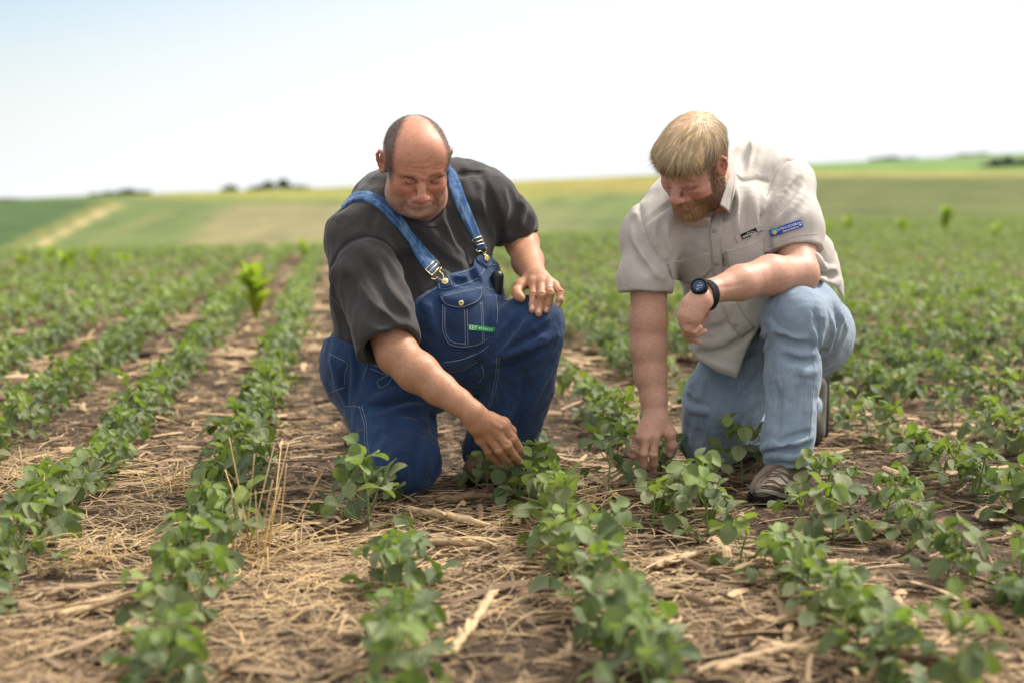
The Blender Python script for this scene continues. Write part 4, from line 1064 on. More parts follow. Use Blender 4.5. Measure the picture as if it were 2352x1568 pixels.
    sf = [('r', .014, .007, [c3(235, 760), c3(290, 930), c3(370, 1080), c3(470, 1200)]), ('v', .014, .007, [c3(240, 840), c3(300, 1010), c3(400, 1140), c3(490, 1230)]),
          ('r', .013, .006, [c3(210, 900), c3(260, 1060), c3(350, 1170), c3(440, 1240)]), ('v', .013, .005, [c3(200, 980), c3(250, 1110), c3(330, 1210)]),
          ('v', .014, .009, [c3(330, 960), c3(400, 1080), c3(460, 1150), c3(510, 1260)]), ('r', .012, .005, [c3(450, 870), c3(455, 980), c3(480, 1090)]), ('v', .012, .006, [c3(430, 860), c3(425, 980), c3(450, 1080)]),
          ('r', .012, .006, [c3(1385, 490), c3(1290, 640), c3(1180, 820)]), ('v', .012, .006, [c3(1400, 560), c3(1300, 700), c3(1190, 850)]), ('r', .011, .005, [c3(1430, 620), c3(1330, 760), c3(1220, 880)]), ('v', .011, .004, [c3(1450, 700), c3(1350, 820)]),
          ('v', .015, .010, [c3(1175, 640), c3(1140, 760), c3(1135, 900), c3(1165, 1060)]), ('r', .010, .005, [c3(1210, 560), c3(1160, 660), c3(1120, 780)]),
          ('r', .012, .008, [c3(1060, 300), c3(1030, 400), c3(1000, 520)]), ('v', .012, .007, [c3(1020, 300), c3(1000, 400), c3(985, 510)]), ('r', .010, .004, [c3(1130, 340), c3(1100, 430), c3(1080, 540)]),
          ('r', .012, .005, [c3(960, 620), c3(950, 760), c3(960, 900)]), ('v', .012, .005, [c3(1000, 620), c3(1000, 760), c3(1010, 900)]), ('r', .010, .004, [c3(1060, 600), c3(1080, 760), c3(1090, 860)]),
          ('r', .013, .008, [c3(1530, 1080), c3(1570, 1180), c3(1640, 1180)]), ('v', .013, .008, [c3(1510, 1150), c3(1570, 1230), c3(1650, 1230)]), ('r', .012, .006, [c3(1560, 1260), c3(1620, 1290), c3(1670, 1260)]),
          ('v', .013, .007, [c4(640, 350), c4(760, 340), c4(900, 280), c4(1000, 200)]), ('r', .013, .006, [c4(660, 290), c4(760, 290), c4(880, 230)]), ('v', .012, .006, [c4(700, 200), c4(800, 180), c4(900, 100)]),
          ('r', .012, .006, [c4(660, 400), c4(780, 430), c4(880, 470)]), ('v', .010, .004, [c3(530, 1330), c3(600, 1420), c3(640, 1500)]),
          ('v', .006, .0025, [c3(955, 525), c3(1000, 562), c3(1100, 552), c3(1185, 570)]), ('v', .005, .0022, [c3(1345, 410), c3(1280, 425), c3(1220, 500), c3(1188, 575), c3(1150, 680)]),
          ('v', .005, .0022, [c3(300, 865), c3(400, 785), c3(505, 712)]), ('v', .005, .0022, [c3(275, 700), c3(290, 830), c3(330, 980), c3(400, 1090)])]
    folds(T0, sh, sf, .009)
    sh.d(wob(.0010, .05, 41)); sh.d(wob(.0020, .13, 42))
    sh.s(cone(P(1612, 400, 3.80), P(1652, 468, 3.81), .054, .058), .006)
    sh.i(poly_region([(1300, 150), (2050, 150), (2050, 700), (1941, 692), c3(1640, 1300), c3(1560, 1265), c3(1470, 1240), (1830, 665), (1780, 690), (1748, 745), (1716, 800), (1692, 868), (1650, 855), (1603, 826), (1560, 760), (1300, 760)]), .004)
    # --- skin
    f = Frame(P(1592, 372, 3.745), math.radians(-36), math.radians(47), math.radians(11), (.99, .99, .99))
    K = Sdf(); head_sdf(K, f, jowl=0., beard=1.)
    pass
    for s in (-1, 1): ear_sdf(K, f, s, .010)
    K.u(cone(f(0, -.025, -.05), P(1655, 470, 3.95), .062, .068), .03)
    sR, sL = P(1525, 500, 3.93), P(1800, 435, 4.0)
    K.u(chain([sR, P(1660, 480, 3.99), sL], [.05, .07, .05]), .02); K.u(cone(P(1660, 480, 3.99), P(1760, 740, 4.08), .09, .12), .05)
    wr = P(*c8(668, 190), 3.795)
    K.u(chain([sR, P(1490, 640, 3.85), P(1490, 735, 3.835)], [.05, .050, .0485]), .02)
    K.u(chain([P(1490, 735, 3.835), P(1489, 800, 3.83), P(1494, 860, 3.82), P(1502, 915, 3.805), wr], [.0485, .0475, .042, .034, .0300]), .02)
    pal = [((400, 560, 3.765), .0130), ((460, 580, 3.760), .0140), ((545, 580, 3.755), .0145), ((660, 555, 3.755), .0150)]
    D = lambda fn, x, y, d: P(*fn(x, y), d)
    for i, ((x, y, d), r) in enumerate(pal): K.u(cone(D(c8, 610+i*45, 260, 3.785), D(c8, x, y, d), .0225, r), .013)
    fing = [([D(c8, 380, 570, 3.770), D(c8, 335, 760, 3.766), D(c8, 322, 870, 3.768), D(c8, 324, 965, 3.778)], .0094),
            ([D(c8, 445, 590, 3.764), D(c8, 408, 800, 3.766), D(c8, 408, 950, 3.774), D(c8, 412, 1065, 3.784)], .0102),
            ([D(c8, 530, 610, 3.752), D(c8, 487, 840, 3.745), D(c8, 487, 1000, 3.755), D(c8, 462, 1125, 3.765)], .0107),
            ([D(c8, 665, 580, 3.752), D(c8, 640, 850, 3.748), D(c8, 642, 990, 3.762), D(c8, 637, 1085, 3.778)], .0110)]
    K.u(digits(fing), .010)
    th = [D(c8, 760, 300, 3.785), D(c8, 900, 520, 3.775), D(c8, 925, 700, 3.780), D(c8, 895, 830, 3.790)]
    K.u(chain(th, [.020, .0150, .0128, .0105]), .010)
    K.u(cone(D(c8, 700, 480, 3.768), D(c8, 850, 520, 3.775), .012, .010), .012)
    # left arm across the knee
    e1 = P(1838, 628, 3.80); w2 = P(*cw(985, 430), 3.60)
    K.u(chain([sL, P(1828, 560, 3.88), e1], [.05, .052, .048]), .02)
    K.u(chain([e1, P(1770, 632, 3.73), P(1700, 650, 3.66), w2], [.047, .050, .043, .0300]), .02)
    K.u(ell(P(1845, 640, 3.80), (.032, .035, .032)), .02)
    K.u(chain([w2, P(*cw(800, 560), 3.575), P(*cw(640, 720), 3.565), P(*cw(560, 920), 3.56), P(*cw(530, 1060), 3.56)], [.029, .0285, .0285, .0265, .0185]), .015)
    K.u(cone(P(*cw(820, 640), 3.565), P(*cw(640, 960), 3.555), .022, .019), .015)
    lf = [([P(*cw(570, 1030), 3.553), P(*cw(535, 1170), 3.550), P(*cw(670, 1215), 3.552), P(*cw(785, 1135), 3.556)], .0078),
          ([P(*cw(520, 1060), 3.566), P(*cw(500, 1225), 3.566), P(*cw(690, 1265), 3.568), P(*cw(868, 1205), 3.572)], .0086),
          ([P(*cw(500, 1080), 3.582), P(*cw(510, 1265), 3.584), P(*cw(650, 1330), 3.586), P(*cw(765, 1402), 3.588)], .0086),
          ([P(*cw(490, 1100), 3.598), P(*cw(520, 1240), 3.602), P(*cw(560, 1320), 3.606), P(*cw(592, 1380), 3.610)], .0084)]
    K.u(digits(lf), .008)
    K.u(chain([P(*cw(900, 700), 3.59), P(*cw(880, 830), 3.61), P(*cw(820, 960), 3.615), P(*cw(765, 1040), 3.61)], [.016, .013, .011, .0095]), .008)
    for a, b in (((560, 1060), (650, 1105)), ((640, 1105), (690, 1060))): K.s(cone(P(*cw(*a), 3.533), P(*cw(*b), 3.533), .002, .002), .005)
    K0 = K.copy()
    creases(K0, K, [('r', .009, .003, [cb(470, 1010), cb(560, 1015), cb(650, 1000), cb(720, 960)]), ('v', .006, .0025, [cb(480, 1045), cb(560, 1060), cb(640, 1040), cb(710, 1000)]),
                  ('v', .006, .003, [cb(560, 1150), cb(600, 1170), cb(650, 1230)]), ('r', .012, .0035, [cb(620, 1090), cb(720, 1090), cb(800, 1060)]),
                  ('v', .005, .002, [cb(300, 1010), cb(340, 1025), cb(370, 1040)]), ('v', .003, .002, [cb(470, 1280), cb(560, 1272), cb(640, 1290)])])
    creases(K0, K, [('r', .006, .0010, [c8(660, 560), c8(650, 400), c8(640, 260)]), ('r', .006, .0010, [c8(530, 570), c8(570, 420), c8(610, 280)]), ('r', .006, .0010, [c8(440, 570), c8(500, 430), c8(570, 300)]), ('v', .010, .0014, [cw(1100, 360), cw(1400, 330), cw(1700, 260)]), ('r', .007, .0012, [cw(620, 620), cw(560, 800), cw(520, 980)]), ('v', .004, .0012, [cw(560, 1075), cw(620, 1110), cw(690, 1090)])])
    def colf(V):
        q = f.inv(V); n = len(V); x, y, z = q.T
        hd = (np.linalg.norm(q/np.array([.095, .13, .16]), axis=1) < 1.15)
        c = np.where(hd[:, None], np.array([.61, .35, .27]), np.array([.56, .315, .23]))
        ck = np.exp(-(((np.abs(x)-.046)/.022)**2+((z+.034)/.022)**2))*(y > .02)*hd
        c = lerp(c, np.array([.58, .21, .17]), np.clip(ck*.75, 0, 1))
        ns = np.exp(-((x/.018)**2+((z+.038)/.016)**2))*(y > .09)*hd; c = lerp(c, np.array([.56, .20, .16]), np.clip(ns*.7, 0, 1))
        lip = np.exp(-((x/.022)**4+((z+.0725)/.0075)**2))*(y > .085)*hd; c = lerp(c, np.array([.45, .16, .14]), np.clip(lip*.8, 0, 1))
        earm = ((np.abs(x) > .0765) & (np.abs(z) < .05) & (y < .03) & hd).astype(float); c = lerp(c, np.array([.60, .20, .15]), earm*.55)
        u, v, _ = pix(V)
        for ln in ([cb(500, 1050), cb(560, 1075), cb(630, 1062), cb(690, 1025)], [cb(300, 1030), cb(340, 1040), cb(370, 1050)]):
            c = lerp(c, np.array([.12, .06, .05]), np.exp(-(pdist(u, v, ln)/1.7)**2)*.75*(y > .04)*hd)
        be = bmask(x, y, z)*hd; c = lerp(c, np.array([.20, .11, .068]), np.clip(be*.66, 0, 1)); return c
    def bmask(x, y, z):
        side = sstep(-.028, -.052, z+.16*np.clip(y-.02, 0, .1)-.0)*sstep(.055, .035, y)*sstep(-.03, -.01, y)
        front = sstep(-.046, -.058, z)*(y > .03)*(1-np.exp(-((x/.020)**4+((z+.0745)/.0085)**4)))
        sb = sstep(.045, .02, z)*sstep(-.065, -.045, z)*(np.abs(x) > .05)*sstep(.004, .016, y)*sstep(.052, .036, y)
        return np.maximum(np.maximum(side, front), sb)
    pers, skVF = person_mesh('person', K, (.22, 3.35, .02), (.92, 4.2, 1.08), .0022, None, M['skin'], colf)
    tag(pers, 'bearded blond man in khaki shirt and faded jeans kneeling with forearm on his knee', 'person', 'men kneeling in the field')
    jo, jVF = person_mesh('jeans', jn, (.30, 3.4, -.02), (1.1, 4.75, .75), .0042, pers, M['jeans'], None)
    so_, sVF = person_mesh('shirt', sh, (.22, 3.5, .25), (1.1, 4.4, 1.08), .0042, pers, M['khaki'], None)
    ss = Surf(sVF); sj = Surf(jVF); sk = Surf(skVF)
    # collar: two turned-down leaves
    def leaf(inner, outer, th=.002, n=10):
        A = spline([P(u, v, d) for u, v, d in inner], 5); B = spline([P(u, v, d) for u, v, d in outer], 5); m = min(len(A), len(B)); A = A[:m]; B = B[:m]
        R = np.stack([A*(1-t)+B*t+np.array([0, -.006*math.sin(t*math.pi), .002*math.sin(t*math.pi)]) for t in np.linspace(0, 1, 6)], 1)
        nn = norm(np.cross(R[1, 5]-R[0, 0], R[-1, 0]-R[0, 0])); back = R+np.array([0, th, 0]); V = np.concatenate([R.reshape(-1, 3), back.reshape(-1, 3)]); k = m*6
        i, j = np.meshgrid(np.arange(m-1), np.arange(5), indexing='ij'); a = (i*6+j).ravel(); F = [np.stack([a, a+1, a+7, a+6], 1), np.stack([a+6, a+7, a+1, a], 1)+k]
        bd = np.concatenate([np.arange(6), np.arange(1, m)*6+5, (m-1)*6+np.arange(4, -1, -1), np.arange(m-2, 0, -1)*6]); b2 = np.roll(bd, -1); F.append(np.stack([bd, bd+k, b2+k, b2], 1)); return V, F
    dp = lambda q, o=.008: (*q, ss.depth(*q, 3.8)-o)
    cr = leaf([(*c3(888, 372), 3.84), (*c3(888, 480), 3.805), (*c3(882, 575), 3.785), (*c3(858, 660), 3.765), (*c3(832, 735), 3.75)], [(*c3(908, 372), 3.90), dp(c3(948, 510)), dp(c3(942, 620)), dp(c3(925, 715)), dp(c3(906, 797))])
    co_ = mesh_np('collar', cr[0], cr[1], M['khaki'], so_)
    cl = leaf([(*c3(556, 745), 3.755), (*c3(592, 800), 3.765), (*c3(660, 825), 3.775), (*c3(772, 820), 3.785)], [dp(c3(566, 800)), dp(c3(592, 855)), dp(c3(645, 893)), dp(c3(768, 886))])
    mesh_np('collar', cl[0], cl[1], M['khaki'], so_)
    cst = Surf((cr[0], np.concatenate(cr[1]))); stitch(cst, [[c3(935, 500), c3(930, 610), c3(914, 705), c3(899, 775)]], .0006).build('stitching', M['thread_tan'], co_)
    A = [c3(800, 790), c3(765, 870), c3(765, 960), c3(778, 1080), c3(797, 1235)]; B = [c3(862, 765), c3(850, 870), c3(846, 960), c3(850, 1080), c3(858, 1220)]
    pl = ss.sheet(A, B, 22, 5, .003); plo = mesh_np('button_placket', pl[0], pl[1], M['khaki'], so_)
    A = [c3(468, 1136), c3(600, 1108), c3(764, 1062)]; B = [c3(500, 1245), c3(560, 1272), c3(650, 1280), c3(740, 1228), c3(780, 1175)]
    f1 = ss.sheet(A, B, 16, 8, .004); mesh_np('pocket_flap', f1[0], f1[1], M['khaki'], so_)
    A = [c3(876, 1052), c3(1010, 1015), c3(1142, 960)]; B = [c3(900, 1165), c3(970, 1187), c3(1060, 1140), c3(1140, 1090)]
    f2 = ss.sheet(A, B, 16, 8, .004); mesh_np('pocket_flap', f2[0], f2[1], M['khaki'], so_)
    A = [c4(800, 20), c4(850, 150), c4(930, 250)]; B = [c4(900, 10), c4(960, 110), c4(1020, 180)]
    f3 = ss.sheet(A, B, 12, 8, .0035); mesh_np('button_placket', f3[0], f3[1], M['khaki'], so_)
    s2 = Surf(sVF, *[(q[0], np.concatenate(q[1])) for q in (pl, f1, f2, f3)])
    stitch(s2, [[c3(955, 520), c3(1000, 556), c3(1100, 546), c3(1185, 564)], [c3(1352, 418), c3(1290, 432), c3(1232, 505), c3(1200, 580), c3(1162, 680)], [c3(305, 872), c3(405, 792), c3(510, 719)], [c3(283, 700), c3(298, 828), c3(338, 975), c3(408, 1085)],
                [c3(150, 1275), c3(250, 1320), c3(380, 1345), c3(500, 1325)], [c3(1165, 1030), c3(1250, 995), c3(1380, 950), c3(1520, 935)], [c3(775, 960), c3(788, 1080), c3(806, 1225)], [c3(838, 960), c3(842, 1080), c3(850, 1215)],
                [c3(505, 1238), c3(565, 1263), c3(648, 1270), c3(735, 1220), c3(770, 1172)], [c3(475, 1146), c3(600, 1118), c3(765, 1072)], [c3(905, 1155), c3(970, 1176), c3(1060, 1130), c3(1138, 1080)], [c3(880, 1062), c3(1010, 1025), c3(1140, 970)],
                [c4(660, 385), c4(760, 430), c4(895, 490)], [c3(848, 1040), c3(855, 1160), c3(862, 1210)], [c3(1100, 870), c3(1010, 1010)], [c4(640, 10), c4(655, 60)], [c4(700, 40), c4(760, 100), c4(800, 160)], [c4(820, 40), c4(870, 160), c4(945, 250)]], .0006, .0004).build('stitching', M['thread_tan'], so_)
    for fn, x, y in ((c3, 800, 912), (c3, 812, 1142), (c4, 890, 163), (c3, 855, 838)):
        p_, n_ = s2.hit(*fn(x, y), .001); v_, f_ = disc(p_, n_, .0058, .0022); b_ = mesh_np('button', v_, f_, M['button'], so_)
    mb = MB(); X = s2.line([c3(862, 1065), c3(858, 1095), c3(870, 1110), c3(860, 1130), c3(872, 1158)], .003, 5); v_, f_ = tube(X, .0018, 5); mb.add(v_, f_); X = s2.line([c3(868, 1095), c3(856, 1115), c3(874, 1135)], .0035, 5); v_, f_ = tube(X, .0016, 5); mb.add(v_, f_)
    mb.build('zip_cord', material('zip_cord', (.22, .18, .11), .8), so_)
    tg = quad_patch(s2, [c3(937, 948), c3(1120, 864), c3(1136, 906), c3(958, 996)], .002, .0015, M['khaki'], so_, 'fabric_tab')
    bt = quad_patch(QP[tg.name], [c3(978, 938), c3(1084, 892), c3(1099, 934), c3(989, 973)], .0003, .0012, M['black'], tg, 'woven_label')
    surf_text(QP[bt.name], [c3(992, 951), c3(1083, 913), c3(1090, 928), c3(996, 964)], 'EDDIE BAUER', .0006, M['white'], bt)
    mb = MB(); mt = [c3(1022, 936), c3(1034, 922), c3(1040, 926), c3(1046, 908), c3(1056, 920), c3(1062, 916)]
    v_, f_ = tube(np.array([QP[bt.name].hit(*q, .0005)[0] for q in mt]), .0007, 4); mb.add(v_, f_); mb.build('mountain_emblem', M['white'], bt)
    pt = quad_patch(s2, [c3(1187, 908), c3(1396, 837), c3(1412, 884), c3(1200, 956)], .004, .0015, M['blue'], so_, 'sleeve_patch'); Q = QP[pt.name]
    quad_patch(Q, [c3(1189, 909), c3(1234, 894), c3(1247, 939), c3(1202, 954)], .0002, .0008, M['lblue'], pt, 'patch_square')
    p_, n_ = Q.hit(*c3(1218, 925), .0008); v_, f_ = disc(p_, n_, .0058, .0012); mesh_np('bean_emblem', v_, f_, M['yellow'], pt)
    surf_text(Q, [c3(1239, 898), c3(1398, 845), c3(1403, 862), c3(1244, 915)], 'IOWA SOYBEAN', .0012, M['white'], pt)
    surf_text(Q, [c3(1268, 912), c3(1380, 875), c3(1383, 889), c3(1273, 926)], 'Association', .0012, M['white'], pt, shear=.3)
    mb = MB(); v_, f_ = tube(np.array([Q.hit(*q, .0012)[0] for q in (c3(1385, 872), c3(1391, 879), c3(1403, 866))]), .0009, 4); mb.add(v_, f_); mb.build('tick_emblem', M['white'], pt)
    # jeans seams
    stitch(sj, [[c4(1395, 50), c4(1440, 130), c4(1452, 260), c4(1455, 400)], [c4(1408, 100), c4(1400, 300), c4(1415, 480), c4(1400, 700), c4(1385, 900)], [c4(905, 500), c4(900, 640), c4(880, 760)], [c4(920, 400), c4(985, 340), c4(1030, 320)], [c4(918, 610), c4(980, 540), c4(1050, 440)],
                [c4(1595, 50), c4(1565, 110), c4(1560, 200), c4(1510, 330)], [c4(1088, 1075), c4(1150, 1055), c4(1260, 1055), c4(1380, 1075)], [c4(1095, 1088), c4(1150, 1068), c4(1260, 1066), c4(1380, 1088)]], .0008, .0005).build('stitching', M['thread_blue'], jo)
    # watch on the left wrist
    ca, cbt = P(*cw(1120, 420), 3.62), P(*cw(780, 480), 3.575); ax = norm(cbt-ca)
    wc = P(*cw(860, 450), 3.585); A_ = P(*cw(790, 320), 3.545); up = norm(A_-wc-ax*((A_-wc)@ax)); sd_ = np.cross(ax, up)
    Sx = Sdf(); th_ = np.linspace(0, 2*math.pi, 25); ctr = P(*cw(905, 470), 3.59); V = []; r0 = .0335
    ring = []
    for t in th_[:-1]:
        d_ = math.cos(t)*up+math.sin(t)*sd_; rr = None
        lo_, hi_ = .015, .06
        for _ in range(18):
            m_ = (lo_+hi_)/2
            if K((ctr+d_*m_)[None])[0] < 0: lo_ = m_
            else: hi_ = m_
        ring.append((d_, lo_))
    rad = np.array([r_ for _, r_ in ring]); rad = np.minimum(rad, .042); rad = (np.roll(rad, 1)+rad+np.roll(rad, -1))/3
    V = []; W2 = .0115
    for (d_, _), r_ in zip(ring, rad):
        for w_, o_ in ((-W2, .0005), (-W2, .003), (W2, .003), (W2, .0005)): V.append(ctr+d_*(r_+o_)+ax*w_)
    V = np.array(V); n_ = 24; i = np.arange(n_)*4; j = ((np.arange(n_)+1) % n_)*4; Fq = np.concatenate([np.stack([i+a, i+b, j+b, j+a], 1) for a, b in ((0, 1), (1, 2), (2, 3), (3, 0))])
    wt = mesh_np('wristwatch', V, Fq, M['black'], pers, False)
    fc = P(*cw(765, 318), 3.553); fn_ = norm(np.array([-.28, -.80, .52])); 
    v_, f_ = disc(fc-fn_*.010, fn_, .0220, .0125, 32, .0); mesh_np('watch_case', v_, f_, M['black'], wt)
    # bezel ring and glass
    a_ = norm(np.cross(fn_, [0, 0, 1.])); b_ = np.cross(fn_, a_); th_ = np.linspace(0, 2*math.pi, 33); X = fc+fn_*.0025+.0185*(np.cos(th_)[:, None]*a_+np.sin(th_)[:, None]*b_); v_, f_ = tube(X, .0030, 6); mesh_np('bezel', v_, f_, M['black'], wt)
    v_, f_ = disc(fc+fn_*.0026, fn_, .0160, .0012, 32, 0.); di = mesh_np('display', v_, f_, material('watch_display', (.010, .028, .085), .25), wt)
    mk = material('display_digits', (.35, .45, .60), .5)
    Qd = Surf((np.array([fc+fn_*.0038+a_*x+b_*y for x, y in ((-.03, -.03), (.03, -.03), (.03, .03), (-.03, .03))]), np.array([[0, 1, 2, 3]])))
    surf_text(Qd, [cw(835, 315), cw(722, 335), cw(718, 300), cw(830, 272)], '10:45', .0003, mk, di)
    mb = MB()
    for a, b in (((800, 250), (740, 268)), ((812, 345), (745, 360)), ((740, 385), (715, 392))): v_, f_ = tube([Qd.hit(*cw(*a), .0003)[0], Qd.hit(*cw(*b), .0003)[0]], .0006, 4); mb.add(v_, f_)
    v_, f_ = tube(np.array([Qd.hit(*cw(735+16*math.cos(t), 378+16*math.sin(t)), .0003)[0] for t in np.linspace(0, 6.28, 13)]), .0006, 4); mb.add(v_, f_); mb.build('display_marks', mk, di)
    for q in ((905, 250), (915, 320), (885, 400)):
        p_ = P(*cw(*q), 3.565); v_, f_ = disc(p_, norm(p_-fc), .003, .003, 10); mesh_np('crown_button', v_, f_, M['black'], wt)
    # nails
    def nail(pts, r, up=np.array([0, -1., .2])):
        mb = MB(); a, b = np.asarray(pts[-2]), np.asarray(pts[-1]); ax = norm(b-a); n_ = norm(up-ax*(up@ax)); s_ = np.cross(ax, n_); G_ = []
        for x in np.linspace(-1.15, .45, 6):
            for y in np.linspace(-1, 1, 7):
                wv = .58*r*math.sqrt(max(0, 1-((x+.35)/.95)**4*.6)); G_.append(b+ax*(x*r*.8)+s_*(y*wv)+n_*(r*(.93-.10*x)*math.sqrt(1-.38*y*y)+.0004))
        i, j = np.meshgrid(np.arange(5), np.arange(6), indexing='ij'); a_ = (i*7+j).ravel(); mb.add(np.array(G_), np.stack([a_, a_+1, a_+8, a_+7], 1)); mb.build('fingernail', M['nail'], pers)
    for pts, r in fing: nail(pts, r)
    nail(th, .0115)
    # --- hair
    rng = np.random.default_rng(8)
    Hs = Sdf(); e = f.ell
    Hs.u(e((0, -.016, .036), (.0835, .1025, .087)), 0); Hs.u(e((0, .030, .044), (.074, .070, .070)), .03); Hs.u(e((0, .055, .066), (.066, .052, .034)), .02)
    for s in (-1, 1): Hs.u(e((s*.064, -.004, .022), (.020, .058, .046)), .02)
    th_ = rng.normal(size=(9, 3)); th_ = norm(th_)*np.array([1, .35, 1])*180
    Hs.d(lambda p: .0010*np.sin(f.inv(p)@th_.T).sum(1)/2)
    def cutf(p):
        x, y, z = f.inv(p).T
        front = .058-(y*.0)                       # fringe line in front
        low = np.where(y > .055, .050, np.where(y > .02, .050-(.055-y)*1.15, .008-(.02-y)*.9))
        low = np.maximum(low, -.052)+.005*np.sin(x*150)+.004*np.sin(x*330+1)
        return (low-z)
    Hs.i(cutf, .004)
    for s in (-1, 1): Hs.s(e((s*.088, -.002, -.006), (.020, .027, .040)), .006)
    V, F = Hs.mesh(f.c-.16, f.c+.17, .0026)
    hstk = lambda X: np.clip(1+.35*np.sin(f.inv(X)@np.array([520, 90, 160.])+2*np.sin(f.inv(X)@np.array([90, 130, 60.]))), .5, 1.5)
    hb = lambda q: np.tile([.40, .25, .105], (len(q), 1))
    def hcol(X):
        q = f.inv(X); x, y, z = q.T
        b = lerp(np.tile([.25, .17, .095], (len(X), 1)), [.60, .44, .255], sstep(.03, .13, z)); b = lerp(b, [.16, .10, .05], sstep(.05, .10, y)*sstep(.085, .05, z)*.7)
        return b*hstk(X)[:, None]
    sc_ = lambda X: np.exp(-(((f.inv(X)[:, 0]+.012)/.036)**2+((f.inv(X)[:, 1]-.002)/.045)**2))*(f.inv(X)[:, 2] > .06)
    cc_ = hcol(V)*.9; cc_ = lerp(cc_, [.62, .36, .27], np.clip(sc_(V)*.8, 0, 1))
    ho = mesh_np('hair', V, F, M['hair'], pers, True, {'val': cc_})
    crown = np.array([.02, -.055, .12])
    def hdir(X, n):
        q = f.inv(X); d = q-crown; d = norm(d)*np.array([1.0, 1.0, .7])+np.array([-.25, .75, 0])*sstep(-.04, .02, q[:, 1])[:, None]
        side = (np.abs(q[:, 0]) > .06)[:, None]; d = np.where(side, d*np.array([.3, 1, 1])+np.array([0, .25, -.8]), d)
        fr_ = (q[:, 1] > .062)[:, None]; d = np.where(fr_, d*np.array([1, .15, 1])+np.array([-.1, 0, -.9]), d)
        ph = np.sin(q@np.array([210, 60, 90.]))+np.sin(q@np.array([-140, 90, 170.])); d = norm(d)+.16*ph[:, None]*np.array([1., .2, .3])
        return d@f.R.T+.12*rng.normal(size=X.shape)
    def hlen(X):
        q = f.inv(X); nr = (np.abs(q[:, 0]) > .062)*(q[:, 2] < .045)*(q[:, 1] < .03)
        return (1-.55*nr)*np.where(rng.random(len(X)) < 1-.65*sc_(X), .024, 0)*rng.choice([.6, .9, 1.1, 1.4], len(X))*rng.uniform(.8, 1.2, len(X))
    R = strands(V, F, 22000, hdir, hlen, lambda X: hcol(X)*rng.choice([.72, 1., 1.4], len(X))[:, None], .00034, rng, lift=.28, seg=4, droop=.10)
    mesh_np('hair_strands', R[0], R[1], M['hair'], ho, True, {'val': R[2]})
    # --- beard, moustache, brows
    V, F = skVF; q = f.inv(V); near = np.linalg.norm(q/np.array([.09, .13, .16]), axis=1) < 1.1; Fh = F[near[F].all(1)]
    def blen(X):
        x, y, z = f.inv(X).T; m = bmask(x, y, z)*~((np.abs(x) > .0745) & (z > -.048) & (y < .022)); L = .010+.010*sstep(-.06, -.10, z)*(y > .02)
        return np.where(rng.random(len(X)) < m, L*rng.uniform(.6, 1.2, len(X)), 0)
    bd = lambda X, n: (f.R@np.array([0, .10, -1.]))[None]+.25*rng.normal(size=X.shape)+(f.R[:, 0][None]*np.sign(f.inv(X)[:, :1])*.25)
    def bcol(X):
        x, y, z = f.inv(X).T; return lerp(np.tile([.15, .075, .036], (len(X), 1)), [.44, .26, .12], sstep(.05, .10, y)*.8)
    R = strands(V, Fh, 44000, bd, blen, bcol, .00045, rng, lift=.60, seg=3, curl=.6)
    mesh_np('beard', R[0], R[1], M['hair'], pers, True, {'val': R[2]})
    def lenb(X):
        u, v, _ = pix(X); dd = np.minimum(pdist(u, v, [cb(480, 1025), cb(560, 1022), cb(650, 1008), cb(715, 975)]), pdist(u, v, [cb(225, 965), cb(290, 1000), cb(345, 1030)]))
        return np.where((dd < 1.8) & (f.inv(X)[:, 1] > .05), .006, 0)
    R = strands(V, Fh, 26000, lambda X, n: f.R[:, 0][None]*np.sign(f.inv(X)[:, :1])+.25*rng.normal(size=X.shape), lenb, lambda X: np.tile([.40, .25, .14], (len(X), 1)), .0003, rng, lift=.4, seg=1)
    mesh_np('eyebrows', R[0], R[1], M['hair'], pers, True, {'val': R[2]})
    a0_, a1_, b0_, b1_ = P(1490, 690, 3.84), P(1500, 930, 3.80), P(1838, 628, 3.80), w2
    def am(X):
        r = np.zeros(len(X), bool)
        for p_, q_ in ((a0_, a1_), (b0_, b1_)):
            e_ = q_-p_; t = (X-p_)@e_/(e_@e_); r |= (t > -.1) & (t < .95) & (np.linalg.norm(X-p_-t[:, None]*e_, axis=1) < .08)
        return r
    arm_hair(pers, skVF, am, np.array([-.5, -.2, -.6]), [.60, .42, .26], 40000, rng)
    # --- shoes
    suede = cloth_mat('taupe_suede', (.185, .158, .125), weave=900, var=.15, big=30); mesh_w = cloth_mat('pale_mesh', (.30, .275, .24), weave=1200, var=.05)
    lace = bpy.data.materials.new('lace'); lace.use_nodes = True
    t = lace.node_tree; b = t.nodes['Principled BSDF']; v = coords(t); n1 = N(t, 'ShaderNodeTexWave'); n1.inputs['Scale'].default_value = 110; n1.inputs['Distortion'].default_value = 3; t.links.new(v, n1.inputs['Vector'])
    t.links.new(ramp(t, n1.outputs['Fac'], [(.45, (.085, .075, .066)), (.6, (.24, .115, .055))]), b.inputs['Base Color']); b.inputs['Roughness'].default_value = .85
    def shoe(U, Sm, lo, hi, nm='shoe', mt=None):
        v_, f_ = U.mesh(lo, hi, .0035); o = mesh_np(nm, v_, f_, mt or suede, pers); sv, sf_ = Sm.mesh(lo, hi, .0035); mesh_np('sole', sv, sf_, M['black'], o); return o, (v_, f_), (sv, sf_)
    toe = G(*cs(390, 1230)); hl = np.array([P(1832, 1080, 3.83)[0]+.02, toe[1]+.235, 0]); d = norm(hl-toe); s_ = np.array([-d[1], d[0], 0.]); 
    at = lambda l, sd, z: toe+d*l+s_*sd+np.array([0, 0, z])
    U = Sdf(); R_ = np.stack([d, s_, [0, 0, 1.]], 1)
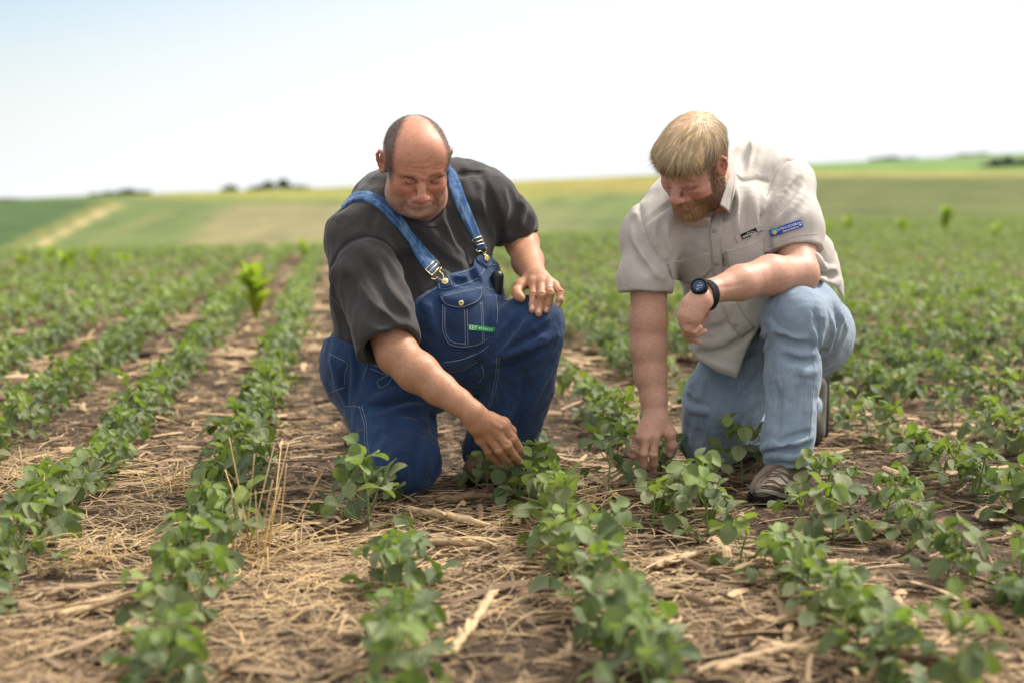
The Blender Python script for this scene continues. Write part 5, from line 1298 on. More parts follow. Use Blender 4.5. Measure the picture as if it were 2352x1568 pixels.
    U.u(ell(at(.075, 0, .040), (.085, .050, .036), R_), 0); U.u(cone(at(.10, 0, .050), at(.19, 0, .085), .043, .048), .03); U.u(cone(at(.18, 0, .07), P(1807, 1040, 3.74), .050, .048), .03); U.u(cone(at(.16, 0, .045), at(.255, 0, .05), .040, .036), .03)
    U.i(plane((0, 0, .012), (0, 0, -1)), .004)
    U2 = Sdf(); U2.u([cone(at(.055, .004, .012), at(.10, 0, .012), .050, .052), cone(at(.10, 0, .012), at(.255, 0, .012), .052, .040)], .01); U2.u(ell(at(.030, 0, .020), (.034, .042, .030), R_), .01)
    U2.i(plane((0, 0, .001), (0, 0, -1)), .004); U2.i(lambda p: plane(at(0, 0, .016), (0, 0, 1))(p)-.026*np.clip(1-((p-toe)@d)/.07, 0, 1), .004)
    so1, uv, sv = shoe(U, U2, toe-np.array([.2, .08, .03]), toe+np.array([.30, .40, .25]))
    sU = Surf(uv, sv)
    A = [cs(300, 965), cs(420, 915), cs(640, 940), cs(760, 970), cs(880, 1010), cs(945, 1090)]; B = [cs(330, 975), cs(470, 975), cs(640, 1020), cs(760, 1060), cs(880, 1080), cs(940, 1098)]
    g = sU.sheet(A, B, 20, 4, .0018); mesh_np('toe_panel', g[0], g[1], mesh_w, so1)
    A = [cs(640, 600), cs(740, 560), cs(860, 600), cs(900, 640)]; B = [cs(480, 860), cs(600, 880), cs(740, 910), cs(860, 930)]
    g = sU.sheet(A, B, 12, 12, .0018); mesh_np('tongue', g[0], g[1], mesh_w, so1); sL2 = Surf(uv, sv, (g[0], np.concatenate(g[1])))
    A = [cs(1030, 860), cs(1100, 900), cs(1160, 960)]; B = [cs(1030, 930), cs(1090, 1020), cs(1150, 1060)]; g = sU.sheet(A, B, 8, 6, .0018); mesh_np('side_panel', g[0], g[1], mesh_w, so1)
    mb = MB()
    for l in ([(430, 870), (540, 850), (660, 880), (790, 935), (845, 970)], [(500, 800), (620, 790), (740, 830), (880, 850)], [(520, 860), (640, 850), (760, 900), (800, 910)], [(500, 710), (620, 690), (760, 690), (850, 770), (960, 860)], [(540, 760), (650, 770), (760, 850), (880, 935)],
              [(600, 640), (700, 650), (800, 640), (900, 700), (1040, 770)], [(640, 590), (740, 600), (840, 640), (960, 700), (1000, 760)], [(540, 680), (620, 580), (720, 500), (790, 505)], [(300, 930), (340, 800), (440, 690), (560, 590), (700, 505)], [(420, 800), (480, 720), (560, 620), (680, 540), (800, 510)],
              [(800, 505), (880, 560), (960, 640), (1050, 760)], [(820, 490), (900, 530), (1000, 620), (1080, 660)]):
        v_, f_ = tube(sL2.line([cs(*q) for q in l], .0014, 6), .0018, 6); mb.add(v_, f_)
    mb.build('laces', lace, so1)
    mb = MB()
    for l in ([(180, 1060), (330, 975), (480, 985), (640, 1030), (760, 1065), (880, 1090), (950, 1110)], [(890, 1010), (930, 970), (1000, 1000), (1090, 1070), (1110, 1120)], [(890, 900), (940, 760), (1000, 700)], [(430, 900), (640, 930), (820, 985)]):
        v_, f_ = tube(sU.line([cs(*q) for q in l], .0003, 6), .0010, 5); mb.add(v_, f_)
    mb.build('seams', M['thread_dark'], so1)
    # trailing shoe standing on its toe
    tx = P(1867, 1020, 4.5); b0 = np.array([tx[0], 4.50, 0]); U = Sdf(); U.u(cone(b0+[0, -.01, .045], b0+[.012, .03, .185], .036, .036), 0); U.u(cone(b0+[-.02, -.02, .06], b0+[-.03, -.06, .14], .03, .03), .03); U.i(plane((0, 0, .004), (0, 0, -1)), .004)
    U2 = Sdf(); U2.u(cone(b0+[.016, .030, .042], b0+[.026, .062, .192], .040, .036), 0); U2.i(plane((0, 0, .002), (0, 0, -1)), .004); 
    shoe(U, U2, b0-.25, b0+.30, mt=cloth_mat('shaded_suede', (.085, .070, .055), weave=900, var=.2, big=30))  # front shoe's suede with shade put into its colour, offsetting strong sun
    return pers
# =================================================================== the field
VPU = 780.0
rd = norm(np.array([(VPU-1176)/FPX*1.0, 1.0]))            # direction the rows run in
# exact row direction: ray through the vanishing point, flattened
_a = (VPU-1176)/FPX; _v = 430.3; _b = (784-_v)/FPX; _d = np.array([_a, CT+ST*_b]); rd = _d/np.linalg.norm(_d)
rn = np.array([rd[1], -rd[0]])                            # across the rows, towards the right
def rowpos(m):                                            # offset across the rows of the row with view slope m
    g = G(VPU+m*(1150-430.3), 1150); return g[:2]@rn
ROW0 = rowpos(.134); ROWS = rowpos(.134+.482)-ROW0
def gz(x, y):
    """height of the land at (x, y)"""
    x = np.asarray(x, float); y = np.asarray(y, float)
    u = 1176+FPX*x/np.maximum(y, 1)                        # bearing, as a view column
    # the near field is level, rolls over a low crest and a far slope rises behind it
    crest = np.interp(u, [0, 800, 1300, 1800, 2352], [14, 15, 19, 26, 30])
    near = np.zeros_like(x)
    t = np.clip((y-crest)/42, 0, 1); near = near-3.6*t*t*(3-2*t)*np.clip(1.15-(u-200)/2600, .45, 1.2)
    sk = np.interp(u, [-600, 0, 230, 700, 1176, 1550, 1850, 2100, 2352, 3000], [478, 462, 450, 433, 417, 400, 378, 366, 352, 335])
    R = 330.0
    zr = H+(430.3-sk)/FPX*R
    t2 = np.clip((y-75)/(R-75), 0, 1); t2s = t2**.9
    far = near+(zr-near)*t2s
    back = np.clip((y-R)/900, 0, 1)
    z = np.where(y < 75, near, far) - back*np.clip((y-R)*.05, 0, 90)
    return z
def env():
    rng = np.random.default_rng(2)
    # ---- one sheet of land, finer near the lens
    ys = np.concatenate([np.linspace(-3, 10, 14), np.linspace(11, 80, 60), np.geomspace(82, 330, 90), np.geomspace(340, 3500, 16)])
    us = np.linspace(-1.4, 1.4, 221)
    Y, U = np.meshgrid(ys, us, indexing='ij'); wd = np.maximum(Y, 0)*.62+9
    X = U*wd; Z = gz(X, Y)
    V = np.stack([X, Y, Z-.0*X], -1).reshape(-1, 3); n = len(us)
    i, j = np.meshgrid(np.arange(len(ys)-1), np.arange(n-1), indexing='ij'); a = (i*n+j).ravel()
    F = np.stack([a, a+1, a+n+1, a+n], 1)
    # crop zones on the far slope, by place
    u, v, _ = pix(V); yy = V[:, 1]
    c = np.tile([.105, .078, .05], (len(V), 1))                      # soil
    def zone(c, m, col): return c*(1-m[:, None])+np.array(col)*m[:, None]
    s1 = lambda a, b, x: sstep(a, b, x)
    nz1 = .5+.5*np.sin(V[:, 0]*.09+1)*np.sin(yy*.05+V[:, 0]*.03)
    farm = s1(30, 60, yy)
    c = zone(c, farm, (.105, .140, .046))
    c = zone(c, farm*s1(820, 1250, u)*s1(470, 450, v)*.0, (.1, .12, .03))
    # brown stubbly patch in the left centre
    t = (u-(425+(540-v)*1.1)); c = zone(c, farm*s1(-25, 70, t)*s1(460, 480, v)*s1(1500, 950, u), (.205, .180, .092))
    c = zone(c, farm*np.exp(-(((u-(250+(545-v)*2.3))/26)**2))*s1(480, 490, v)*.45, (.21, .19, .08))
    c = zone(c, farm*s1(2400, 1900, u)*s1(1150, 1300, u)*s1(455, 440, v)*s1(405, 420, v)*.8, (.20, .18, .055))
    c = zone(c, farm*s1(465, 455, v)*s1(250, 420, u)*s1(1400, 1200, u), (.20, .205, .05))
    c = zone(c, farm*s1(440, 428, v)*s1(700, 900, u)*s1(1700, 1500, u)*s1(400, 412, v), (.23, .20, .05))
    c = zone(c, farm*s1(1500, 1800, u)*s1(402, 412, v), (.095, .112, .036))
    c = zone(c, farm*s1(1500, 1800, u)*s1(410, 404, v)*s1(388, 394, v), (.21, .20, .06))
    c = zone(c, farm*s1(1500, 1800, u)*s1(394, 388, v), (.12, .21, .05))
    c = zone(c, farm*s1(1500, 1700, u)*s1(378+(2352-u)*.012, 372+(2352-u)*.012, v), (.13, .19, .08))
    # dark crop in the far left, bordered by a pale grass waterway
    edge = 230-(v-462)*2.15
    c = zone(c, farm*s1(4, -4, u-edge)*s1(458, 462, v), (.052, .090, .028))
    wv = edge+16
    c = zone(c, farm*np.exp(-(((u-wv-4)/11)**2))*s1(456, 462, v), (.17, .15, .04))
    c = zone(c, farm*np.exp(-(((u-wv-40-(v-470)*.25)/13)**2))*s1(466, 474, v), (.40, .30, .15))
    c = c*(1+.10*(nz1[:, None]-.5))
    def gm(t, s):
        vv = coords(t); n1 = nz(t, vv, 1.2, 6, .62); n2 = nz(t, coords(t, (1, .45, 1), (0, 0, -.12)), 16, 6, .75); n3 = nz(t, vv, 90, 4, .65)
        straw = ramp(t, n2, [(.50, (0, 0, 0)), (.64, (1, 1, 1))])
        near = mix(t, straw, ramp(t, n3, [(.3, (.040, .027, .019)), (.7, (.098, .068, .047))]), (.34, .235, .14))
        fm = attr(t, 'farm'); far_ = mix(t, 1.0, attr(t, 'val', 'Color'), ramp(t, nz(t, coords(t, (1, .3, 1)), .30, 5, .6), [(.35, (.78, .82, .78)), (.65, (1.2, 1.16, 1.14))]), 'MULTIPLY')
        t.links.new(mix(t, fm, near, far_), s.inputs['Base Color'])
        bump(t, s, mmul(t, n3, mmul(t, n2, 1.5), 'ADD'), .8, .02)
    o = mesh_np('ground', V, F, material('field_soil', rough=.95, build=gm, spec=.15), None, True, {'val': c, 'farm': farm}); tag(o, kind='structure')
    return rng
# ------------------------------------------------------------------ leaves
def leaf_mesh(L, W, rng, cup=.25, nx=4, ny=6, droop=.3):
    """round soybean leaflet: base at the origin, pointing along +X, upper side +Z"""
    V = []; 
    for i in range(ny+1):
        s = (1-math.cos(math.pi*i/ny))/2; w = W*.5*math.sqrt(max(.012, 1-(2*s-1)**2))*(1.08-.16*s)
        for j in range(nx+1):
            t = -1+2*j/nx; z = cup*W*(abs(t)**1.5)*math.sin(math.pi*s)*.5-droop*L*s*s+.018*L*math.sin(7*s+j*2.1+rng.random())
            V.append((L*s, t*w, z+(.03*W if j == nx//2 else 0)*-1))
    V = np.array(V); m = nx+1; i, j = np.meshgrid(np.arange(ny), np.arange(nx), indexing='ij'); a = (i*m+j).ravel()
    return V, np.stack([a, a+1, a+m+1, a+m], 1)
def rot_to(d, up=(0, 0, 1.)):
    x = norm(d); y = norm(np.cross(up, x)); z = np.cross(x, y); return np.stack([x, y, z], 1)
def trifoliate(mb, p, d, size, rng, young, low=False, tint=None, wind=0.):
    """three leaflets at the end of a petiole p, heading d (unit, roughly horizontal)"""
    d = norm(d); az = math.atan2(d[1], d[0])
    for k, (da, ll) in enumerate(((0, .30), (1.45, .06), (-1.45, .06))):
        a = az+da+rng.normal()*.18; tip = rng.choice([-.75, -.35, .1, .75], p=[.30, .28, .22, .20])+rng.normal()*.16
        hd = np.array([math.cos(a)*math.cos(tip), math.sin(a)*math.cos(tip), math.sin(tip)])
        L = size*rng.uniform(.85, 1.1)*(1.05 if k == 0 else .95); W = L*rng.uniform(.80, .94)
        if low: V, F = leaf_mesh(L, W, rng, .3, 2, 2, .25)
        else: V, F = leaf_mesh(L, W, rng, rng.uniform(.15, .5), 4, 6, rng.uniform(.05, .40))
        roll = rng.normal()*.42; R = rot_to(hd)@np.array(Matrix.Rotation(roll, 3, 'X')); base = p+norm(np.array([math.cos(a), math.sin(a), .15]))*size*ll*.6
        tv = np.array([rng.uniform(0, 1), young, 0.]) if tint is None else tint
        m = len(V); sx = V[:, 0]/L; sy = V[:, 1]/(W*.5+1e-6)
        mb.add(base+V@R.T, F, np.stack([np.full(m, tv[0]), np.full(m, young), .5+.5*sy], 1)); mb.UV.append(np.stack([sx, sy], 1))
def soy_plant(rng, h=.17, n=7, size=.052, low=False, lean=None):
    st = MB(); lv = MB(); lv.UV = []
    lean = rng.normal(size=2)*.10 if lean is None else np.array(lean)
    ax = lambda t: np.array([lean[0]*h*t*t*1.5, lean[1]*h*t*t*1.5, h*t])
    if not low:
        V, F = tube([ax(t) for t in np.linspace(0, .95, 6)], np.linspace(.0032, .0018, 6), 5); st.add(V, F, 0.)
    a0 = rng.uniform(0, 6.28)
    for k in range(n):
        t = .12+.82*k/(n-1 if n > 1 else 1); a = a0+k*2.4+rng.normal()*.35; b = ax(t)
        pl = max(h, .12)*(.66-.34*t)*rng.uniform(.65, 1.2); el = .45+.75*t+rng.normal()*.15
        e = b+np.array([math.cos(a)*math.cos(el), math.sin(a)*math.cos(el), math.sin(el)])*pl
        mid = (b+e)/2+np.array([0, 0, -.10*pl])
        if not low: V, F = tube(spline([b, mid, e], 3), .0014, 4, False); st.add(V, F, 1.)
        yg = 0. if t < .75 else rng.uniform(.2, .6)
        trifoliate(lv, e, np.array([math.cos(a), math.sin(a), 0]), size*(1.06-.35*t)*rng.uniform(.85, 1.15), rng, yg, low)
    for k in range(0 if low else 2):   # unfolding tip
        a = rng.uniform(0, 6.28); hd = norm(np.array([math.cos(a)*.5, math.sin(a)*.5, 1])); L = size*.5
        V, F = leaf_mesh(L, L*.5, rng, .9, 4, 4, 0); lv.add(ax(1.)+V@rot_to(hd, (1, 0, .2)).T, F, np.tile([.5, 1., .5], (len(V), 1))); lv.UV.append(np.stack([V[:, 0]/L, V[:, 1]/(L*.25)], 1))
    return st, lv
def leaf_material():
    def b(t, s):
        c = N(t, 'ShaderNodeSeparateColor'); a = N(t, 'ShaderNodeAttribute'); a.attribute_name = 'val'; t.links.new(a.outputs['Color'], c.inputs[0])
        uv = N(t, 'ShaderNodeAttribute'); uv.attribute_name = 'leafuv'; sx = N(t, 'ShaderNodeSeparateXYZ'); t.links.new(uv.outputs['Vector'], sx.inputs[0])
        oi = N(t, 'ShaderNodeObjectInfo')
        tone = ramp(t, c.outputs[0], [(0, (.068, .102, .036)), (.5, (.136, .168, .074)), (1, (.228, .255, .145))])
        col = mix(t, c.outputs[1], tone, (.24, .34, .055))
        obj = ramp(t, oi.outputs['Random'], [(0, (.86, .92, .95)), (1, (1.12, 1.06, .95))]); col = mix(t, 1., col, obj, 'MULTIPLY')
        # midrib and side veins
        ay = mmul(t, sx.outputs[1], 1.0, 'ABSOLUTE'); rib = ramp(t, ay, [(.0, (1, 1, 1)), (.07, (0, 0, 0))])
        vv = N(t, 'ShaderNodeMath', operation='SUBTRACT'); t.links.new(mmul(t, sx.outputs[0], 7.0), vv.inputs[0]); t.links.new(mmul(t, ay, 2.6), vv.inputs[1])
        fr = N(t, 'ShaderNodeMath', operation='FRACT'); t.links.new(vv.outputs[0], fr.inputs[0]); side = ramp(t, fr.outputs[0], [(.0, (1, 1, 1)), (.10, (0, 0, 0)), (.92, (0, 0, 0)), (1, (1, 1, 1))])
        vein = mix(t, 1., rib, mix(t, .55, (0, 0, 0), side), 'LIGHTEN')
        col = mix(t, mmul(t, vein, .5), col, (.22, .33, .11))
        edge = ramp(t, ay, [(.86, (0, 0, 0)), (.99, (1, 1, 1))]); col = mix(t, mmul(t, edge, .35), col, (.30, .36, .17))
        n1 = nz(t, coords(t), 55, 3); col = mix(t, .5, col, mix(t, 1., col, ramp(t, n1, [(.3, (.7, .75, .7)), (.7, (1.3, 1.2, 1.2))]), 'MULTIPLY'))
        t.links.new(col, s.inputs['Base Color']); s.inputs['Sheen Weight'].default_value = .08; s.inputs['Sheen Roughness'].default_value = .5
        n2 = nz(t, coords(t), 260, 3, .6); bump(t, s, mmul(t, n2, mmul(t, vein, -.8), 'ADD'), .55, .0022)
        tr = N(t, 'ShaderNodeBsdfTranslucent'); t.links.new(mix(t, 1., col, (1.35, 1.5, .55), 'MULTIPLY'), tr.inputs['Color'])
        mx = N(t, 'ShaderNodeMixShader'); mx.inputs[0].default_value = .34; out = t.nodes['Material Output']
        t.links.new(s.outputs[0], mx.inputs[1]); t.links.new(tr.outputs[0], mx.inputs[2]); t.links.new(mx.outputs[0], out.inputs[0])
    return material('soybean_leaf', rough=.55, build=b, spec=.35)
def build_leaves(lv, name, mat, parent):
    F = [np.concatenate(v) for v in lv.F.values()]; uv = np.concatenate(lv.UV)
    o = mesh_np(name, np.concatenate(lv.V), F, mat, parent, True, {'val': np.concatenate(lv.A)})
    at = o.data.attributes.new('leafuv', 'FLOAT_VECTOR', 'POINT'); at.data.foreach_set('vector', np.concatenate([uv, np.zeros((len(uv), 1))], 1).astype(np.float32).ravel())
    return o
_O = 'first second third fourth fifth sixth seventh eighth ninth tenth eleventh twelfth thirteenth fourteenth fifteenth sixteenth seventeenth eighteenth nineteenth'.split()
def ordw(n):
    if n < 20: return _O[n-1]
    t, u = divmod(n, 10); T = ['twent', 'thirt', 'fort', 'fift', 'sixt', 'sevent'][t-2]
    return T+'ieth' if u == 0 else T+'y-'+_O[u-1]
def plants():
    rng = np.random.default_rng(77)
    LM = leaf_material()
    SM = material('soybean_stem', (.16, .22, .07), .7)
    protos = []
    for k in range(14):
        st, lv = soy_plant(rng, h=rng.uniform(.085, .130), n=int(rng.integers(7, 11)), size=rng.uniform(.038, .049)); protos.append((st, lv))
    me = {}
    def make(kind, first=[True]*20):
        if kind not in me:
            r = bpy.data.objects.new('soybean_plant', None); COL.objects.link(r); r.empty_display_size = .05
            a = protos[kind][0].build('stem', SM, r); b = build_leaves(protos[kind][1], 'foliage', LM, r); me[kind] = (a, b); return r
        r = bpy.data.objects.new('soybean_plant', None); COL.objects.link(r); r.empty_display_size = .05
        for ch in me[kind]: c_ = ch.copy(); COL.objects.link(c_); c_.parent = r
        return r
    # hero plants: base (view px), height, prototype seed, label
    heroes = [((1192, 1162), .130, .050, 10, 'bushy soybean plant touched by the hand of the man in overalls'),
              ((1118, 1140), .085, .044, 7, 'soybean plant with darker leaves between the knee and hand of the man in overalls'),
              ((848, 1232), .165, .052, 10, 'soybean plant growing against the kneeling knee of the blue bib overalls'),
              ((800, 1190), .130, .046, 7, 'small soybean plant left of the kneeling knee of the blue bib overalls'),
              ((1398, 1150), .165, .044, 8, 'tall thin soybean plant with a hole-eaten leaf beside the bearded man\'s lowered hand'),
              ((1500, 1215), .085, .046, 8, 'soybean plant under the fingertips of the bearded man\'s lowered hand'),
              ((1572, 1200), .135, .054, 9, 'soybean plant in front of the bearded man\'s kneeling knee'),
              ((1705, 1118), .150, .050, 10, 'dark green soybean plant between the legs of the bearded man'),
              ((1880, 1168), .125, .048, 6, 'soybean plant with upright leaves hiding the heel of the laced hiking shoe'),
              ((1835, 1210), .05, .042, 5, 'low soybean plant lying beside the sole of the laced hiking shoe'),
              ((1915, 1250), .120, .056, 8, 'soybean plant with two broad round leaves below the laced hiking shoe')]
    heroes += [((1790, 1325), .060, .046, 6, 'short soybean plant just in front of the toe of the laced hiking shoe'), ((1700, 1300), .075, .046, 7, 'soybean plant at lower left of the laced hiking shoe, shorter than its neighbours')]
    hp = []
    for (uv, h, sz, n, lab) in heroes:
        st, lv = soy_plant(np.random.default_rng(int(uv[0])), h=h, n=n, size=sz)
        r = bpy.data.objects.new('soybean_plant', None); COL.objects.link(r); g = G(*uv); r.location = g; hp.append(g[:2])
        st.build('stem', SM, r); build_leaves(lv, 'foliage', LM, r); tag(r, lab, 'soybean plant', 'soybean plants beside the kneeling men')
    hp = np.array(hp)
    # footprints kept clear
    def seg(a, b, r): return (np.array(a), np.array(b), r)
    clear = [seg(G(900, 1180)[:2], G(1010, 1160)[:2], .07), seg(G(1680, 1205)[:2], G(1815, 1200)[:2], .115), seg(G(1440, 1130)[:2], G(1530, 1130)[:2], .10), seg(G(935, 1130)[:2], (G(905, 1130)[0], 4.3), .12), seg(G(1065, 1110)[:2], G(1270, 1105)[:2], .075), seg(G(1625, 1085)[:2]+[0, .1], (P(1850, 1000, 4.45)[0], 4.55), .12), seg(G(1760, 1165)[:2], G(1830, 1110)[:2], .10)]
    def blocked(p):
        for a, b, r in clear:
            e = b-a; t = np.clip((p-a)@e/(e@e), 0, 1)
            if np.linalg.norm(p-a-t*e) < r: return True
        return np.min(np.linalg.norm(hp-p, axis=1)) < .07
    rows = {0: 'row running to the kneeling knee of the overalls', 1: 'row between the two kneeling men', 2: 'row running to the bearded man\'s lowered hand', 3: 'row running past the laced hiking shoe'}
    cand = []
    for k in range(-70, 90):
        off = ROW0+k*ROWS; s0 = 1.6; s = s0
        while s < 46:
            s += .092*rng.uniform(.6, 1.45)*(1.22 if s < 5.5 else 1.1 if s < 12 else 1.6 if s < 24 else 2.3)
            p = rn*(off+rng.normal()*.022)+rd*s
            if p[1] < 2.05: continue
            u, v, _ = pix(np.array([p[0], p[1], .08]))
            if u < -650 or u > 3000: continue
            cr = np.interp(u, [0, 800, 1300, 1800, 2352], [14, 15, 19, 26, 30])
            if p[1] > cr+8: break
            cand.append((k, p, u))
    cand.sort(key=lambda c: c[1][1])
    gap = lambda p: math.sin(p[0]*1.7+3*math.sin(p[1]*.8))+math.sin(p[1]*1.9+p[0])       # thin spots
    cnt = {}; ind = 0; low = []
    for k, p, u in cand:
        if 3.4 < p[1] < 6 and gap(p) < -1.4 and rng.random() < .7: continue
        # the rows stand thinner right of the men and in front
        if p[1] < 5.2 and k >= 4 and rng.random() < .22: continue
        if p[1] < 3.5 and k in (0,) and rng.random() < .35: continue
        if 2.9 < p[1] < 3.3 and k in (3,) and rng.random() < .3: continue
        if blocked(p): continue
        ub, vb, _ = pix(np.array([p[0], p[1], 0.]))
        if (1675 < ub < 1855 and 1120 < vb < 1335) or (880 < ub < 1030 and 1130 < vb < 1215) or (1440 < ub < 1540 and 1120 < vb < 1240): continue
        if ind < 286 and -90-240/p[1] < u < 2442+240/p[1]:
            r = make(int(rng.integers(0, 14))); r.location = (p[0], p[1], -.004); r.rotation_euler = (rng.normal()*.06, rng.normal()*.06, rng.uniform(0, 6.28)); sc = rng.uniform(.78, 1.12)*(1.06 if p[1] < 3 else 1.); r.scale = (sc,)*3
            cnt[k] = cnt.get(k, 0)+1; ind += 1; c_ = cnt[k]
            rn_ = rows.get(k) or ('%s row left of the man in overalls' % ordw(-k) if k < 0 else '%s row right of the laced hiking shoe' % ordw(k-3))
            tag(r, '%s soybean plant from the front, %s' % (ordw(c_), rn_), 'soybean plant', 'soybean plants in the '+rn_)
        else: low.append((p, u))
    print('plants', ind, 'mass', len(low), 'to', cand[-1][1][1])
    # the rest of the crop: one mass
    plow = []
    for k in range(10):
        st, lv = soy_plant(rng, h=rng.uniform(.13, .17), n=7, size=.056, low=True); plow.append((np.concatenate(lv.V), lv.F[4] if isinstance(lv.F[4], np.ndarray) else np.concatenate(lv.F[4]), np.concatenate(lv.A), np.concatenate(lv.UV)))
    low_near = [q for q in low if q[0][1] < 7.5]; low = [q for q in low if q[0][1] >= 7.5]
    P1 = np.array([q[0] for q in low_near]); kd_ = rng.integers(0, 14, len(P1)); an_ = rng.uniform(0, 6.28, len(P1)); s_ = rng.uniform(.8, 1.12, len(P1)); mb = MB(); mb.UV = []; ms = MB()
    for k in range(14):
        m = kd_ == k; st, lv = protos[k]; c, s = np.cos(an_[m]), np.sin(an_[m]); n = m.sum()
        for src, dst, uv in ((lv, mb, True), (st, ms, False)):
            V = np.concatenate(src.V); A = np.concatenate(src.A)
            X = (V[None, :, 0]*c[:, None]-V[None, :, 1]*s[:, None])*s_[m, None]+P1[m, 0, None]; Y = (V[None, :, 0]*s[:, None]+V[None, :, 1]*c[:, None])*s_[m, None]+P1[m, 1, None]; Z = np.tile(V[:, 2], (n, 1))*s_[m, None]
            Fs = []
            for q in src.F.values(): q = np.concatenate(q); Fs.append((q[None]+np.arange(n)[:, None, None]*len(V)).reshape(-1, q.shape[1]))
            if uv:
                A = np.tile(A, (n, 1)); A[:, 0] = np.clip(A[:, 0]*.6+np.repeat(rng.uniform(0, 1, n), len(V))*.5, 0, 1); dst.add(np.stack([X, Y, Z], -1).reshape(-1, 3), Fs, A); dst.UV.append(np.tile(np.concatenate(src.UV), (n, 1)))
            else: dst.add(np.stack([X, Y, Z], -1).reshape(-1, 3), Fs, np.tile(A, n))
    o = build_leaves(mb, 'soybean_crop', LM, None); tag(o, 'leafy soybean rows just behind and beside the two men', 'crop', kind='stuff'); ms.build('stems', SM, o)
    mb = MB(); mb.UV = []
    P0 = np.array([q[0] for q in low]); kind = rng.integers(0, 10, len(low)); ang = rng.uniform(0, 6.28, len(low)); sc = rng.uniform(.8, 1.25, len(low))
    sc *= .92; sc[P0[:, 1] > 10] *= .85
    gzv = gz(P0[:, 0], P0[:, 1])
    for k in range(10):
        m = kind == k; V, F, A, UVk = plow[k]; c, s = np.cos(ang[m]), np.sin(ang[m]); n = m.sum()
        X = (V[None, :, 0]*c[:, None]-V[None, :, 1]*s[:, None])*sc[m, None]+P0[m, 0, None]; Y = (V[None, :, 0]*s[:, None]+V[None, :, 1]*c[:, None])*sc[m, None]+P0[m, 1, None]
        Z = V[None, :, 2]*sc[m, None]+gzv[m, None]
        Vn = np.stack([X, Y, Z], -1).reshape(-1, 3); Fn = (F[None]+np.arange(n)[:, None, None]*len(V)).reshape(-1, F.shape[1])
        tint = rng.uniform(0, 1, n); An = np.tile(A, (n, 1)); An[:, 0] = np.clip(np.repeat(tint, len(V))*.5+An[:, 0]*.5+.22, 0, 1); An[:, 1] = np.clip(An[:, 1]+.10, 0, 1)
        mb.add(Vn, Fn, An); mb.UV.append(np.tile(UVk, (n, 1)))
    o = build_leaves(mb, 'soybean_crop', LM, None); tag(o, 'dense green soybean crop filling the rows far behind the men', 'crop', kind='stuff')
# ------------------------------------------------------------------ straw and stalks
def straw_material():
    def b(t, s):
        v = coords(t); n1 = nz(t, coords(t, (1, 1, 1)), 240, 3)
        a = attr(t, 'val'); c = ramp(t, a, [(0, (.085, .055, .036)), (.3, (.20, .135, .085)), (.6, (.38, .27, .165)), (.85, (.56, .42, .25)), (1, (.66, .46, .20))])
        c = mix(t, 1., c, ramp(t, n1, [(.3, (.72, .70, .68)), (.7, (1.22, 1.2, 1.18))]), 'MULTIPLY'); t.links.new(c, s.inputs['Base Color']); bump(t, s, n1, .5, .002)
    return material('straw', rough=.8, build=b, spec=.25)
def flakes(rng, P0, L, W, val, th=None, lift=.012, bend=.25):
    """flat curved shreds lying on the soil"""
    n = len(P0); a = rng.uniform(0, 2*math.pi, n) if th is None else th; tilt = rng.normal(0, .10, n); roll = rng.normal(0, .5, n)
    d = np.stack([np.cos(a)*np.cos(tilt), np.sin(a)*np.cos(tilt), np.sin(tilt)], 1); s = np.stack([-np.sin(a)*np.cos(roll), np.cos(a)*np.cos(roll), np.sin(roll)], 1)
    up = np.cross(d, s); cv = rng.normal(0, bend, n); V = []
    for t in (-.5, -.17, .17, .5):
        w = W*(1-.5*abs(t)*rng.uniform(.3, 1.4, n)); c = P0+d*(L*t)[:, None]+(s*(cv*L*t*t*1.5)[:, None])+up*(-abs(t)*L*.05)[:, None]
        V.append(c-s*w[:, None]*.5); V.append(c+up*(w*.30)[:, None]); V.append(c+s*w[:, None]*.5)
    V = np.stack(V, 1); F = []
    for k in range(3):
        for j in range(2): F.append([3*k+j, 3*k+j+1, 3*k+j+4, 3*k+j+3])
    F = (np.array(F)[None]+np.arange(n)[:, None, None]*12).reshape(-1, 4)
    return V.reshape(-1, 3), F, np.repeat(val, 12)
